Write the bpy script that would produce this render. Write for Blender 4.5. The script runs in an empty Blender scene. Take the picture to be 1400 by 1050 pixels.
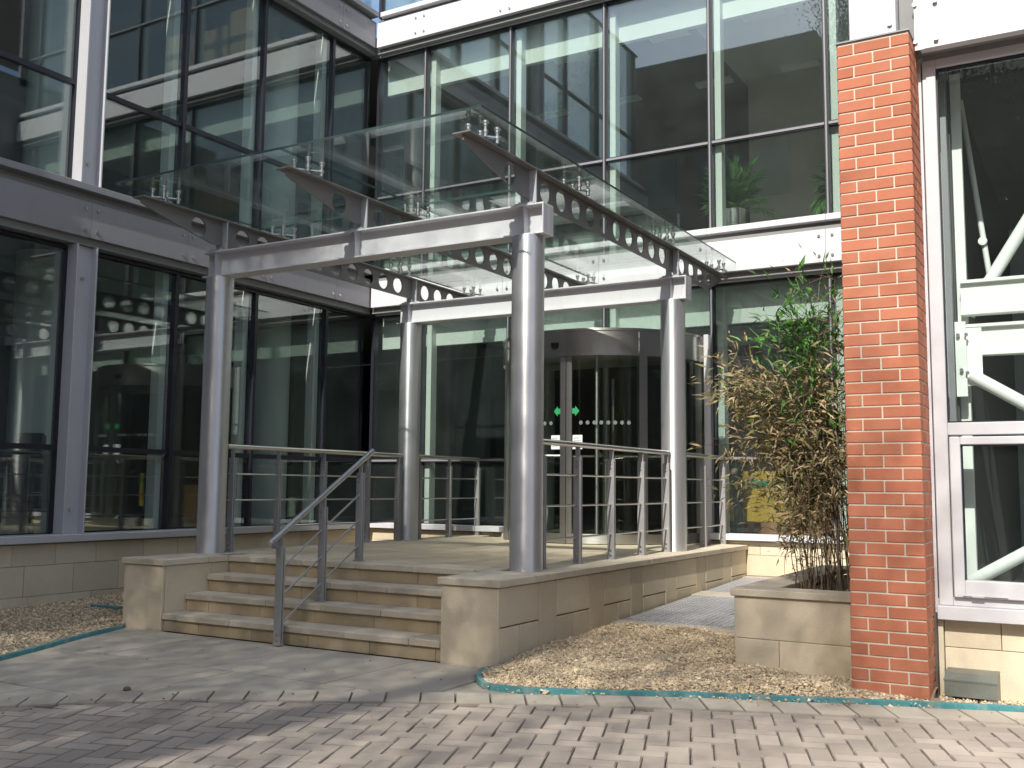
import bpy, bmesh, math, random
import numpy as np
from mathutils import Vector, Matrix
R = math.radians
random.seed(7); rng = np.random.default_rng(11)
sc = bpy.context.scene
col = sc.collection

# ------------------------------------------------------------------ camera
cam_d = bpy.data.cameras.new("camera"); cam = bpy.data.objects.new("camera", cam_d); col.objects.link(cam)
cam_d.sensor_width = 36.0; cam_d.lens = 36.0 * 1392.74 / 1400.0
cam_d.clip_start = 0.05; cam_d.clip_end = 500
ya, pi_, ro = R(30.251), R(5.802), R(0.512)
fwd = Vector((-math.sin(ya)*math.cos(pi_), math.cos(ya)*math.cos(pi_), math.sin(pi_)))
rt = Vector((math.cos(ya), math.sin(ya), 0)); up = rt.cross(fwd)
rt2 = math.cos(ro)*rt + math.sin(ro)*up; up2 = -math.sin(ro)*rt + math.cos(ro)*up
M = Matrix((rt2, up2, -fwd)).transposed().to_4x4(); M.translation = (3.6865, -6.1582, 1.2467)
cam.matrix_world = M
sc.camera = cam

# ------------------------------------------------------------------ sky, sun, exposure
SUN_EL, SUN_AZ = 42.5, 7.0          # azimuth: degrees to the right of straight behind
w = bpy.data.worlds.new("World"); sc.world = w; w.use_nodes = True
nt = w.node_tree; nt.nodes.clear()
sky = nt.nodes.new("ShaderNodeTexSky"); sky.sky_type = 'NISHITA'; sky.sun_disc = False
sky.sun_elevation = R(SUN_EL); sky.sun_rotation = R(180 - SUN_AZ); sky.air_density = 1.0; sky.dust_density = 1.5
bg = nt.nodes.new("ShaderNodeBackground"); bg.inputs[1].default_value = 0.14
wo = nt.nodes.new("ShaderNodeOutputWorld")
# thin cloud in the sky
tc = nt.nodes.new("ShaderNodeTexCoord"); nz = nt.nodes.new("ShaderNodeTexNoise")
nz.inputs['Scale'].default_value = 3.2; nz.inputs['Detail'].default_value = 7; nz.inputs['Roughness'].default_value = .6
rp = nt.nodes.new("ShaderNodeValToRGB"); rp.color_ramp.elements[0].position = .50; rp.color_ramp.elements[1].position = .72
mx = nt.nodes.new("ShaderNodeMixRGB"); mx.inputs[2].default_value = (7.2, 7.1, 7.0, 1)
nt.links.new(tc.outputs['Generated'], nz.inputs['Vector']); nt.links.new(nz.outputs['Fac'], rp.inputs['Fac'])
nt.links.new(rp.outputs['Color'], mx.inputs[0]); nt.links.new(sky.outputs[0], mx.inputs[1])
nt.links.new(mx.outputs[0], bg.inputs[0]); nt.links.new(bg.outputs[0], wo.inputs[0])
sd = bpy.data.lights.new("sun", 'SUN'); sd.energy = 4.4; sd.angle = R(0.55); sd.color = (1.0, .95, .87)
sun = bpy.data.objects.new("sun", sd); col.objects.link(sun)
tow = Vector((math.sin(R(SUN_AZ))*math.cos(R(SUN_EL)), -math.cos(R(SUN_AZ))*math.cos(R(SUN_EL)), math.sin(R(SUN_EL))))
sun.rotation_euler = tow.to_track_quat('Z', 'Y').to_euler(); sun.location = (6, -20, 20)
sc.view_settings.view_transform = 'Standard'; sc.view_settings.look = 'None'
sc.view_settings.gamma = 1; sc.view_settings.exposure = 0.55
sc.cycles.transparent_max_bounces = 28; sc.cycles.max_bounces = 10; sc.cycles.glossy_bounces = 5
sc.cycles.diffuse_bounces = 4; sc.cycles.sample_clamp_indirect = 6
try: sc.cycles.use_denoising = True
except Exception: pass

# ------------------------------------------------------------------ materials
def mat(name, base, rough=.6, metal=0.0, scale=6.0, amt=.25, fine=60.0, fine_amt=.12, bump=.0, bscale=80.0,
        var=0.0, stain=None, stain_amt=.0, stain_scale=1.6, rough_var=0.0, spec=.5, stretch=None):
    m = bpy.data.materials.new(name); m.use_nodes = True
    n, l = m.node_tree.nodes, m.node_tree.links
    b = n['Principled BSDF']; b.inputs['Roughness'].default_value = rough; b.inputs['Metallic'].default_value = metal
    b.inputs['Specular IOR Level'].default_value = spec
    t = n.new("ShaderNodeTexCoord"); src = t.outputs['Object']
    if stretch:
        mp = n.new("ShaderNodeMapping"); mp.inputs['Scale'].default_value = stretch
        l.new(src, mp.inputs[0]); src = mp.outputs[0]
    def noise(s, d=4, r=.55):
        x = n.new("ShaderNodeTexNoise"); x.inputs['Scale'].default_value = s; x.inputs['Detail'].default_value = d
        x.inputs['Roughness'].default_value = r; l.new(src, x.inputs['Vector']); return x.outputs['Fac']
    def mth(op, a, c, d=None):
        x = n.new("ShaderNodeMath"); x.operation = op
        for i, q in enumerate((a, c, d)):
            if q is None: continue
            if isinstance(q, (int, float)): x.inputs[i].default_value = q
            else: l.new(q, x.inputs[i])
        return x.outputs[0]
    k = mth('MULTIPLY_ADD', noise(scale), 2*amt, 1-amt)
    k = mth('MULTIPLY', k, mth('MULTIPLY_ADD', noise(fine, 3), 2*fine_amt, 1-fine_amt))
    if var:
        at = n.new("ShaderNodeAttribute"); at.attribute_name = 'var'
        k = mth('MULTIPLY', k, mth('MULTIPLY_ADD', at.outputs['Fac'], 2*var, 1-var))
    hs = n.new("ShaderNodeHueSaturation"); hs.inputs['Color'].default_value = (*base, 1); l.new(k, hs.inputs['Value'])
    out = hs.outputs[0]
    if stain:
        rr = n.new("ShaderNodeValToRGB"); rr.color_ramp.elements[0].position = .48; rr.color_ramp.elements[1].position = .72
        l.new(noise(stain_scale, 6, .62), rr.inputs[0])
        f = mth('MULTIPLY', rr.outputs[0], stain_amt)
        mm = n.new("ShaderNodeMixRGB"); l.new(f, mm.inputs[0]); l.new(out, mm.inputs[1]); mm.inputs[2].default_value = (*stain, 1)
        out = mm.outputs[0]
    l.new(out, b.inputs['Base Color'])
    if rough_var:
        l.new(mth('MULTIPLY_ADD', noise(scale*2.5), rough_var*2, rough-rough_var), b.inputs['Roughness'])
    if bump:
        bp = n.new("ShaderNodeBump"); bp.inputs['Strength'].default_value = bump; bp.inputs['Distance'].default_value = .01
        l.new(noise(bscale, 5), bp.inputs['Height']); l.new(bp.outputs[0], b.inputs['Normal'])
    return m

def glass(name, tint, f0, rough=0.0, dust_veil=0.0, veil_col=(.8, .85, .83), wobble=0.0):
    """thin architectural glazing: tinted straight-through light plus a Schlick mirror on both faces"""
    m = bpy.data.materials.new(name); m.use_nodes = True
    n, l = m.node_tree.nodes, m.node_tree.links; n.clear()
    lw = n.new("ShaderNodeLayerWeight"); lw.inputs['Blend'].default_value = .5
    p = n.new("ShaderNodeMath"); p.operation = 'POWER'; l.new(lw.outputs['Facing'], p.inputs[0]); p.inputs[1].default_value = 5
    q = n.new("ShaderNodeMath"); q.operation = 'MULTIPLY_ADD'; l.new(p.outputs[0], q.inputs[0]); q.inputs[1].default_value = 1-f0; q.inputs[2].default_value = f0
    tr = n.new("ShaderNodeBsdfTransparent"); tr.inputs[0].default_value = (*tint, 1)
    gl = n.new("ShaderNodeBsdfGlossy"); gl.inputs['Roughness'].default_value = rough; gl.inputs[0].default_value = (.95, 1, .98, 1)
    if wobble:
        t = n.new("ShaderNodeTexCoord"); x = n.new("ShaderNodeTexNoise"); x.inputs['Scale'].default_value = .7
        l.new(t.outputs['Object'], x.inputs['Vector'])
        bp = n.new("ShaderNodeBump"); bp.inputs['Strength'].default_value = wobble; bp.inputs['Distance'].default_value = .02
        l.new(x.outputs['Fac'], bp.inputs['Height']); l.new(bp.outputs[0], gl.inputs['Normal'])
    a = n.new("ShaderNodeMixShader"); l.new(q.outputs[0], a.inputs[0]); l.new(tr.outputs[0], a.inputs[1]); l.new(gl.outputs[0], a.inputs[2])
    o = n.new("ShaderNodeOutputMaterial"); last = a.outputs[0]
    if dust_veil:
        d = n.new("ShaderNodeBsdfDiffuse"); d.inputs[0].default_value = (*veil_col, 1)
        t = n.new("ShaderNodeTexCoord"); x = n.new("ShaderNodeTexNoise"); x.inputs['Scale'].default_value = 2.2; x.inputs['Detail'].default_value = 8
        l.new(t.outputs['Object'], x.inputs['Vector'])
        f = n.new("ShaderNodeMath"); f.operation = 'MULTIPLY'; l.new(x.outputs['Fac'], f.inputs[0]); f.inputs[1].default_value = dust_veil*2
        b = n.new("ShaderNodeMixShader"); l.new(f.outputs[0], b.inputs[0]); l.new(last, b.inputs[1]); l.new(d.outputs[0], b.inputs[2]); last = b.outputs[0]
    l.new(last, o.inputs[0]); return m

MT = {}
MT['steel'] = mat("silver_painted_steel", (.50, .50, .52), .40, .15, scale=2.0, amt=.06, fine=25, fine_amt=.03, rough_var=.05, bump=.015, bscale=200)
MT['column'] = mat("silver_column_paint", (.64, .64, .655), .47, .78, scale=1.5, amt=.06, fine=60, fine_amt=.04, rough_var=.06, stain=(.30, .29, .28), stain_amt=.32, stain_scale=5, stretch=(1, 1, .12))
MT['fin'] = mat("grey_fin_steel", (.20, .19, .185), .45, .10, scale=3, amt=.08, fine=40, fine_amt=.04)
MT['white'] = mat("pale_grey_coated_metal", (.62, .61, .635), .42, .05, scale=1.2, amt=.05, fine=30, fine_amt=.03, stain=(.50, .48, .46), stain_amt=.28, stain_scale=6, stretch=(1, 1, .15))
MT['frame'] = mat("pale_grey_window_frame", (.52, .515, .535), .40, .05, scale=1.2, amt=.04, fine=30, fine_amt=.03, stain=(.42, .41, .39), stain_amt=.3, stain_scale=5)
def aniso(k, a):
    n, l = MT[k].node_tree.nodes, MT[k].node_tree.links; b = n['Principled BSDF']
    t = n.new("ShaderNodeTangent"); t.direction_type = 'RADIAL'; t.axis = 'Z'; l.new(t.outputs[0], b.inputs['Tangent'])
    b.inputs['Anisotropic'].default_value = a; b.inputs['Anisotropic Rotation'].default_value = .25
aniso('column', .8)
MT['wsteel'] = mat("darkened_coated_metal", (.255, .25, .265), .42, .15, scale=1.2, amt=.06, fine=30, fine_amt=.04, stain=(.19, .185, .185), stain_amt=.3, stain_scale=5, stretch=(1, 1, .15))  # pale coated metal darkened, with the left wing's shade put into the tone
MT['inner_white'] = mat("white_painted_interior_steel", (.76, .78, .745), .5, 0, scale=2, amt=.03, fine=30, fine_amt=.02)
MT['black'] = mat("black_window_gasket", (.015, .016, .024), .4, 0, amt=.1)
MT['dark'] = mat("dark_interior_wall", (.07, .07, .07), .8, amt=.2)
MT['carpet'] = mat("pale_interior_floor", (.60, .58, .55), .9, amt=.2)  # pale tone, raised to bounce sunlight into the rooms
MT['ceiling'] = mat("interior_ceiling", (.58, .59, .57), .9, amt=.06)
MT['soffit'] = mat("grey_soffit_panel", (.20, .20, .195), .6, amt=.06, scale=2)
MT['taupe'] = mat("taupe_partition", (.56, .52, .47), .85, amt=.05, scale=1.5, fine=200, fine_amt=.05)
MT['bluegrey'] = mat("blue_grey_interior_wall", (.42, .48, .53), .8, amt=.08)
MT['orange'] = mat("warm_brown_wall_panel", (.34, .15, .07), .6, amt=.12, scale=2)
MT['stainless'] = mat("brushed_stainless", (.62, .61, .59), .30, 1.0, scale=3, amt=.06, fine=150, fine_amt=.05, rough_var=.06, stretch=(1, 1, .12))
MT['drum'] = mat("brushed_stainless_drum", (.56, .54, .52), .32, 1.0, scale=4, amt=.08, fine=120, fine_amt=.06, rough_var=.05, stretch=(1, 1, 8))
MT['post'] = mat("grey_railing_post", (.36, .355, .355), .42, .35, scale=5, amt=.06, fine=60, fine_amt=.05)
MT['stone'] = mat("sandstone_facing", (.62, .535, .395), .85, 0, scale=3, amt=.14, fine=70, fine_amt=.10, bump=.18, bscale=90, var=.10,
                  stain=(.36, .26, .145), stain_amt=.5, stain_scale=1.5, spec=.2)
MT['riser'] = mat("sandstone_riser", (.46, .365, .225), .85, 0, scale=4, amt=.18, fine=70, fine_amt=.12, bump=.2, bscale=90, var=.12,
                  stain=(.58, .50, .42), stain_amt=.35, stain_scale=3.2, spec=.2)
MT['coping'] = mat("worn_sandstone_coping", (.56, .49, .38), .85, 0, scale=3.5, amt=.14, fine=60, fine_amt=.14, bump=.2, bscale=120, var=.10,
                   stain=(.27, .235, .18), stain_amt=.5, stain_scale=2.4, spec=.2)
MT['joint'] = mat("dark_joint", (.10, .085, .065), .95, amt=.2)
MT['slab'] = mat("concrete_slab", (.42, .38, .31), .9, 0, scale=1.4, amt=.18, fine=90, fine_amt=.10, bump=.15, bscale=150, var=.06,
                 stain=(.20, .175, .14), stain_amt=.6, stain_scale=.9, spec=.2)
MT['floor'] = mat("sandstone_paving", (.52, .44, .315), .85, 0, scale=1.6, amt=.14, fine=80, fine_amt=.10, bump=.12, bscale=120, var=.07,
                  stain=(.30, .25, .17), stain_amt=.5, stain_scale=1.2, spec=.2)
MT['paver'] = mat("mauve_grey_block_paver", (.375, .322, .268), .88, 0, scale=.9, amt=.20, fine=160, fine_amt=.16, bump=.35, bscale=260, var=.16,
                  stain=(.22, .185, .165), stain_amt=.5, stain_scale=1.3, spec=.2)
MT['band'] = mat("pale_edging_block", (.42, .375, .305), .88, 0, scale=2, amt=.15, fine=120, fine_amt=.14, bump=.25, bscale=200, var=.10,
                 stain=(.24, .205, .16), stain_amt=.5, stain_scale=2.5, spec=.2)
MT['sand'] = mat("jointing_sand", (.055, .047, .042), .95, amt=.25)
MT['asphalt'] = mat("ground_surface", (.16, .145, .135), .95, amt=.2, bump=.2)
MT['brick'] = mat("orange_red_facing_brick", (.42, .150, .085), .8, 0, scale=5, amt=.13, fine=120, fine_amt=.12, bump=.3, bscale=200, var=.11, spec=.25,
                  stain=(.58, .30, .20), stain_amt=.22, stain_scale=2.2)
MT['mortar'] = mat("pale_mortar", (.56, .505, .405), .95, amt=.14, fine=90, fine_amt=.15, bump=.3)
MT['teal'] = mat("faded_teal_painted_edging", (.06, .235, .25), .7, 0, scale=8, amt=.25, fine=70, fine_amt=.2, stain=(.32, .34, .30), stain_amt=.75, stain_scale=11)
MT['soil'] = mat("dry_planter_soil", (.16, .11, .06), .95, amt=.4, bump=.8, bscale=60)
MT['pebble'] = mat("buff_gravel_stones", (.56, .45, .30), .85, 0, scale=.8, amt=.12, fine=60, fine_amt=.1, var=.50, spec=.25)
MT['grate'] = mat("galvanised_steel_grating", (.55, .55, .57), .45, .6, amt=.1)
MT['pit'] = mat("dark_grating_pit", (.04, .04, .04), .9)
MT['cane'] = mat("dry_bamboo_cane", (.12, .088, .055), .7, 0, amt=.3, var=.3)
MT['ventmetal'] = mat("weathered_green_grey_metal", (.20, .22, .19), .45, .5, scale=6, amt=.25, fine=60, fine_amt=.15, stain=(.35, .34, .30), stain_amt=.4, stain_scale=5)
MT['pot'] = mat("polished_metal_pot", (.62, .62, .62), .22, 1.0, amt=.04)
MT['card'] = mat("brown_cardboard", (.40, .28, .155), .85, amt=.08, var=.1)
MT['paperwhite'] = mat("white_paper", (.75, .76, .75), .8, amt=.03)
MT['print'] = mat("grey_notice_print", (.35, .36, .37), .8)
MT['green_sign'] = mat("bright_green_sticker", (.015, .30, .10), .6, amt=.03)
MT['dot'] = mat("frosted_glass_dot", (.17, .19, .185), .9, amt=.03)
MT['yellow'] = mat("mustard_yellow_board", (.50, .30, .03), .6, amt=.08)
MT['greenpanel'] = mat("dull_green_label", (.03, .22, .11), .6, amt=.08)
MT['redtape'] = mat("red_print", (.45, .05, .03), .7, amt=.1)
MT['skin'] = mat("skin", (.36, .22, .16), .6, amt=.05)
MT['blackcloth'] = mat("black_cloth", (.012, .012, .014), .9, amt=.2)
MT['hair'] = mat("dark_hair", (.012, .010, .009), .6, amt=.2)
MT['bluechair'] = mat("navy_chair_fabric", (.02, .025, .045), .9, amt=.15)
MT['bark'] = mat("grey_brown_bark", (.12, .095, .07), .9, amt=.3, bump=.8, bscale=25)
MT['brownbrick'] = mat("dark_brown_brick_wall", (.13, .085, .06), .9, amt=.15)
MT['debris'] = mat("dry_leaf_litter", (.14, .09, .055), .9, amt=.3, var=.4)
aniso('drum', .75)
def leafmat(name, a, trans=.25):
    m = mat(name, a, .55, 0, scale=3, amt=.15, var=.45)
    n, l = m.node_tree.nodes, m.node_tree.links
    b = n['Principled BSDF']; o = n['Material Output']
    t = n.new("ShaderNodeBsdfTranslucent"); t.inputs[0].default_value = (*a, 1)
    x = n.new("ShaderNodeMixShader"); x.inputs[0].default_value = trans
    l.new(b.outputs[0], x.inputs[1]); l.new(t.outputs[0], x.inputs[2]); l.new(x.outputs[0], o.inputs[0]); return m
MT['leaf_dry'] = leafmat("dry_tan_bamboo_leaf", (.42, .32, .175))
MT['leaf_olive'] = leafmat("olive_bamboo_leaf", (.21, .195, .08))
MT['leaf_green'] = leafmat("fresh_green_bamboo_leaf", (.075, .20, .035))
MT['palm'] = leafmat("dark_green_palm_frond", (.10, .24, .06))
MT['treeleaf'] = leafmat("dark_tree_leaf", (.05, .075, .025), .15)
MT['win'] = glass("tinted_window_glass", (.86, .91, .89), .115, dust_veil=.014, veil_col=(.50, .60, .60), wobble=.03)  # pale diffuse veil is added haze that lifts the dark panes
MT['win_clear'] = glass("clear_window_glass", (.93, .96, .95), .03, dust_veil=.006, veil_col=(.55, .66, .62), wobble=.03)
MT['can_glass'] = glass("canopy_glass", (.92, .955, .945), .036, dust_veil=.012)
MT['glass_edge'] = mat("green_glass_edge", (.04, .07, .065), .2, 0, amt=.05)
MT['door_glass'] = glass("revolving_door_glass", (.84, .88, .86), .05)

# ------------------------------------------------------------------ mesh builder
class MB:
    def __init__(s): s.v = []; s.f = []; s.a = []; s.sm = []
    def face(s, pts, var=.5, smooth=False):
        i = len(s.v); s.v.extend([tuple(p) for p in pts]); s.f.append(tuple(range(i, i+len(pts)))); s.a.append(var); s.sm.append(smooth)
    def raw(s, vs, fs, var=.5, smooth=False):
        i = len(s.v); s.v.extend([tuple(p) for p in vs])
        for f in fs: s.f.append(tuple(i+k for k in f)); s.a.append(var); s.sm.append(smooth)
    def box(s, x0, x1, y0, y1, z0, z1, var=.5, bev=0.0, mtx=None):
        if x0 > x1: x0, x1 = x1, x0
        if y0 > y1: y0, y1 = y1, y0
        if z0 > z1: z0, z1 = z1, z0
        if not bev:
            vs = [(x, y, z) for z in (z0, z1) for x, y in ((x0, y0), (x1, y0), (x1, y1), (x0, y1))]
            fs = [(3, 2, 1, 0), (4, 5, 6, 7), (0, 1, 5, 4), (1, 2, 6, 5), (2, 3, 7, 6), (3, 0, 4, 7)]
        else:
            b = min(bev, .45*(x1-x0), .45*(y1-y0), .45*(z1-z0))
            vs = []; idx = {}
            for ix, x in ((0, x0), (1, x1)):
                for iy, y in ((0, y0), (1, y1)):
                    for iz, z in ((0, z0), (1, z1)):
                        sx, sy, sz = (1-2*ix)*b, (1-2*iy)*b, (1-2*iz)*b
                        for ax in range(3):
                            p = [x+sx, y+sy, z+sz]; p[ax] = (x, y, z)[ax]
                            idx[ix, iy, iz, ax] = len(vs); vs.append(tuple(p))
            fs = []
            def q(keys): fs.append([idx[k] for k in keys])
            for i in (0, 1):
                q([(i, 0, 0, 0), (i, 1, 0, 0), (i, 1, 1, 0), (i, 0, 1, 0)]); q([(0, i, 0, 1), (1, i, 0, 1), (1, i, 1, 1), (0, i, 1, 1)]); q([(0, 0, i, 2), (1, 0, i, 2), (1, 1, i, 2), (0, 1, i, 2)])
            for i in (0, 1):
                for j in (0, 1):
                    q([(i, j, 0, 0), (i, j, 1, 0), (i, j, 1, 1), (i, j, 0, 1)]); q([(i, 0, j, 0), (i, 1, j, 0), (i, 1, j, 2), (i, 0, j, 2)]); q([(0, i, j, 1), (1, i, j, 1), (1, i, j, 2), (0, i, j, 2)])
            for i in (0, 1):
                for j in (0, 1):
                    for k in (0, 1): q([(i, j, k, 0), (i, j, k, 1), (i, j, k, 2)])
            c = Vector(((x0+x1)/2, (y0+y1)/2, (z0+z1)/2)); ff = []
            for f in fs:
                P = [Vector(vs[k]) for k in f]; nn = (P[1]-P[0]).cross(P[2]-P[0])
                ff.append(tuple(f) if nn.dot(sum(P, Vector())/len(P)-c) > 0 else tuple(reversed(f)))
            fs = ff
        if mtx is not None: vs = [tuple(mtx @ Vector(p)) for p in vs]
        s.raw(vs, fs, var)
    def tube(s, pts, r, n=12, var=.5, cap=True):
        pts = [Vector(p) for p in pts]; rs = r if isinstance(r, (list, tuple)) else [r]*len(pts)
        vs = []; ref = None
        for i, p in enumerate(pts):
            d = (pts[min(i+1, len(pts)-1)]-pts[max(i-1, 0)]).normalized()
            if ref is None: ref = d.orthogonal().normalized()
            ref = (ref - d*ref.dot(d)).normalized(); bn = d.cross(ref)
            for k in range(n):
                a = 2*math.pi*k/n; vs.append(p+(ref*math.cos(a)+bn*math.sin(a))*rs[i])
        fs = [(i*n+k, i*n+(k+1) % n, (i+1)*n+(k+1) % n, (i+1)*n+k) for i in range(len(pts)-1) for k in range(n)]
        s.raw(vs, fs, var, True)
        if cap:
            s.face([vs[k] for k in reversed(range(n))], var); s.face([vs[(len(pts)-1)*n+k] for k in range(n)], var)
    def lathe(s, c, prof, n=32, var=.5):
        vs = [(c[0]+r*math.cos(2*math.pi*k/n), c[1]+r*math.sin(2*math.pi*k/n), c[2]+z) for r, z in prof for k in range(n)]
        s.raw(vs, [(i*n+k, i*n+(k+1) % n, (i+1)*n+(k+1) % n, (i+1)*n+k) for i in range(len(prof)-1) for k in range(n)], var, True)
    def arc(s, c, r0, r1, a0, a1, z0, z1, n=24, var=.5):
        """curved slab; angle measured from -Y toward +X (degrees)"""
        def P(r, a, z): return (c[0]+r*math.sin(R(a)), c[1]-r*math.cos(R(a)), z)
        A = [a0+(a1-a0)*i/n for i in range(n+1)]
        for i in range(n):
            a, b = A[i], A[i+1]
            s.face([P(r1, a, z0), P(r1, b, z0), P(r1, b, z1), P(r1, a, z1)], var, True)
            s.face([P(r0, b, z0), P(r0, a, z0), P(r0, a, z1), P(r0, b, z1)], var, True)
            s.face([P(r0, a, z1), P(r1, a, z1), P(r1, b, z1), P(r0, b, z1)], var)
            s.face([P(r0, b, z0), P(r1, b, z0), P(r1, a, z0), P(r0, a, z0)], var)
        for a, fl in ((a0, 0), (a1, 1)):
            q = [P(r0, a, z0), P(r1, a, z0), P(r1, a, z1), P(r0, a, z1)]
            s.face(q if not fl else q[::-1], var)
    def build(s, name, m, parent=None, loc=None):
        me = bpy.data.meshes.new(name)
        off = Vector(loc) if loc is not None else Vector((0, 0, 0))
        base = parent_world(parent) + off
        vs = [(x-base.x, y-base.y, z-base.z) for x, y, z in s.v]
        me.from_pydata(vs, [], s.f)
        at = me.attributes.new('var', 'FLOAT', 'FACE'); at.data.foreach_set('value', s.a)
        me.polygons.foreach_set('use_smooth', s.sm)
        me.materials.append(MT[m] if isinstance(m, str) else m)
        me.update()
        bm = bmesh.new(); bm.from_mesh(me)
        if any(s.sm): bmesh.ops.remove_doubles(bm, verts=bm.verts, dist=1e-5)
        bm.to_mesh(me); bm.free()
        if any(s.sm): me.set_sharp_from_angle(angle=R(38))
        o = bpy.data.objects.new(name, me); col.objects.link(o); o.location = off
        if parent is not None: o.parent = parent
        return o

def parent_world(p):
    v = Vector((0, 0, 0))
    while p is not None: v += p.location; p = p.parent
    return v
def thing(name, label, cat, loc, group=None):
    o = bpy.data.objects.new(name, None); o.empty_display_size = .2; o.location = loc; col.objects.link(o)
    o['label'] = label; o['category'] = cat
    if group: o['group'] = group
    return o
def tag(o, label, cat, group=None):
    o['label'] = label; o['category'] = cat
    if group: o['group'] = group
    return o
def struct(o): o['kind'] = 'structure'; return o
def stuff(o): o['kind'] = 'stuff'; return o
_bolt_cache = {}
def bolts(par, pts, axis, r, L, m='stainless'):
    """one small bolt object per position, sharing one mesh"""
    key = (axis, r, L, m)
    for p in pts:
        if key not in _bolt_cache:
            b = MB(); b.tube([(0, 0, 0), tuple(L*a for a in axis)], r, 10)
            o = b.build("bolt", m, None); _bolt_cache[key] = o.data
        else:
            o = bpy.data.objects.new("bolt", _bolt_cache[key]); col.objects.link(o)
        o.parent = par; o.location = Vector(p)-parent_world(par)
def rv(a=.5): return .5+random.uniform(-a, a)

# ------------------------------------------------------------------ ground, paving, gravel
def zg(y): return 0.0 if y < -.6 else (min(.235, .045 + .0345*y) if y > .0 else .045*(y+.6)/.6)
b = MB(); b.box(-90, 90, -90, 90, -.5, -.05); struct(b.build("ground", 'asphalt'))

OUT = [(-3.6, -4.6), (-2.62, -3.5), (-2.071, -2.944), (-1.706, -2.547), (-1.334, -2.194), (-1.039, -1.93), (-.70, -1.70), (-.422, -1.56), (-.177, -1.428), (.251, -1.177), (.903, -.836), (1.534, -.54), (2.166, -.303), (2.534, -.17), (3.066, .035), (3.581, .228), (4.6, .60), (6.5, 1.3)]
INN = [(-3.76, -4.45), (-2.8, -3.35), (-2.25, -2.78), (-1.86, -2.36), (-1.52, -2.0), (-1.148, -1.66), (-.74, -1.37), (-.30, -1.135), (.0, -.965), (.415, -.75), (.80, -.555), (1.415, -.25), (2.0, -.02), (2.461, .155), (2.974, .34), (3.53, .535), (4.52, .90), (6.4, 1.6)]
def resample(poly, n):
    P = [Vector((*p, 0)) for p in poly]; L = [0]
    for a, c in zip(P, P[1:]): L.append(L[-1]+(c-a).length)
    out = []
    for i in range(n+1):
        t = L[-1]*i/n; k = max(j for j in range(len(L)) if L[j] <= t+1e-9); k = min(k, len(P)-2)
        out.append(P[k].lerp(P[k+1], (t-L[k])/(L[k+1]-L[k])))
    return out, L[-1]
_, Ltot = resample(OUT, 2); NB = int(Ltot/.205)
o_, _ = resample(OUT, NB); i_, _ = resample(INN, NB)
def prism(b, quad, z0, z1, var=.5, bev=.004, edge=None):
    c = sum((Vector((p[0], p[1], 0)) for p in quad), Vector())/len(quad)
    top = [tuple(Vector((p[0], p[1], 0)).lerp(c, min(.3, bev/max(.02, (Vector((p[0], p[1], 0))-c).length)))) for p in quad]; bev = min(bev, .008)
    n = len(quad)
    vs = [(p[0], p[1], z0) for p in quad]+[(p[0], p[1], z1-bev*.8) for p in quad]+[(p[0], p[1], z1) for p in top]
    fs = []
    for lv in (0, 1): fs += [(lv*n+k, lv*n+(k+1) % n, (lv+1)*n+(k+1) % n, (lv+1)*n+k) for k in range(n)]
    b.raw(vs, fs, var if edge is None else edge); i0 = len(b.v)-len(vs)
    b.f.append(tuple(i0+2*n+k for k in range(n))); b.a.append(var); b.sm.append(False)
b = MB()
for k in range(NB):
    q = [o_[k], o_[k+1], i_[k+1], i_[k]]; c = sum(q, Vector())/4
    q = [p.lerp(c, .03) for p in q]
    prism(b, q, -.045, .010+random.uniform(-.002, .002), rv(), .008, -1.4)
struct(b.build("kerb_band", 'band'))
def out_y(x):
    for (x0, y0), (x1, y1) in zip(OUT, OUT[1:]):
        if x0 <= x <= x1: return y0+(y1-y0)*(x-x0)/(x1-x0)
    return -99 if x < 0 else 99
# herringbone pavers as real blocks, laid along the kerb's right-hand run
b = MB(); ang = R(20); ca, sa = math.cos(ang), math.sin(ang); U = .110
def paver(u0, v0, lu, lv):
    cu, cv = u0+lu/2, v0+lv/2; X, Y = cu*ca-cv*sa, cu*sa+cv*ca
    if X < -5.2 or X > 6.3 or Y < -6.0 or Y > out_y(X)+.06: return
    g = .0022; q = []
    j = random.uniform(-.0015, .0015)
    for du, dv in ((g, g), (lu-g, g), (lu-g, lv-g), (g, lv-g)):
        u, v = u0+du+j, v0+dv; q.append((u*ca-v*sa, u*sa+v*ca))
    prism(b, q, -.045, random.uniform(-.0025, .0025), rv(), .009, -.55)
for i in range(-90, 90):
    for j in range(-70, 70):
        m_ = (i-j) % 4
        if m_ == 0: paver(i*U, j*U, 2*U, U)
        elif m_ == 2: paver(i*U+U*0, j*U-U*0, U, 2*U) if False else None
        if (i-j) % 4 == 3: paver(i*U, j*U, U, 2*U)
struct(b.build("paving", 'paver'))
b = MB(); b.box(-5.3, 6.4, -6.1, 1.6, -.05, -.012); struct(b.build("paving_bed", 'sand'))
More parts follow.
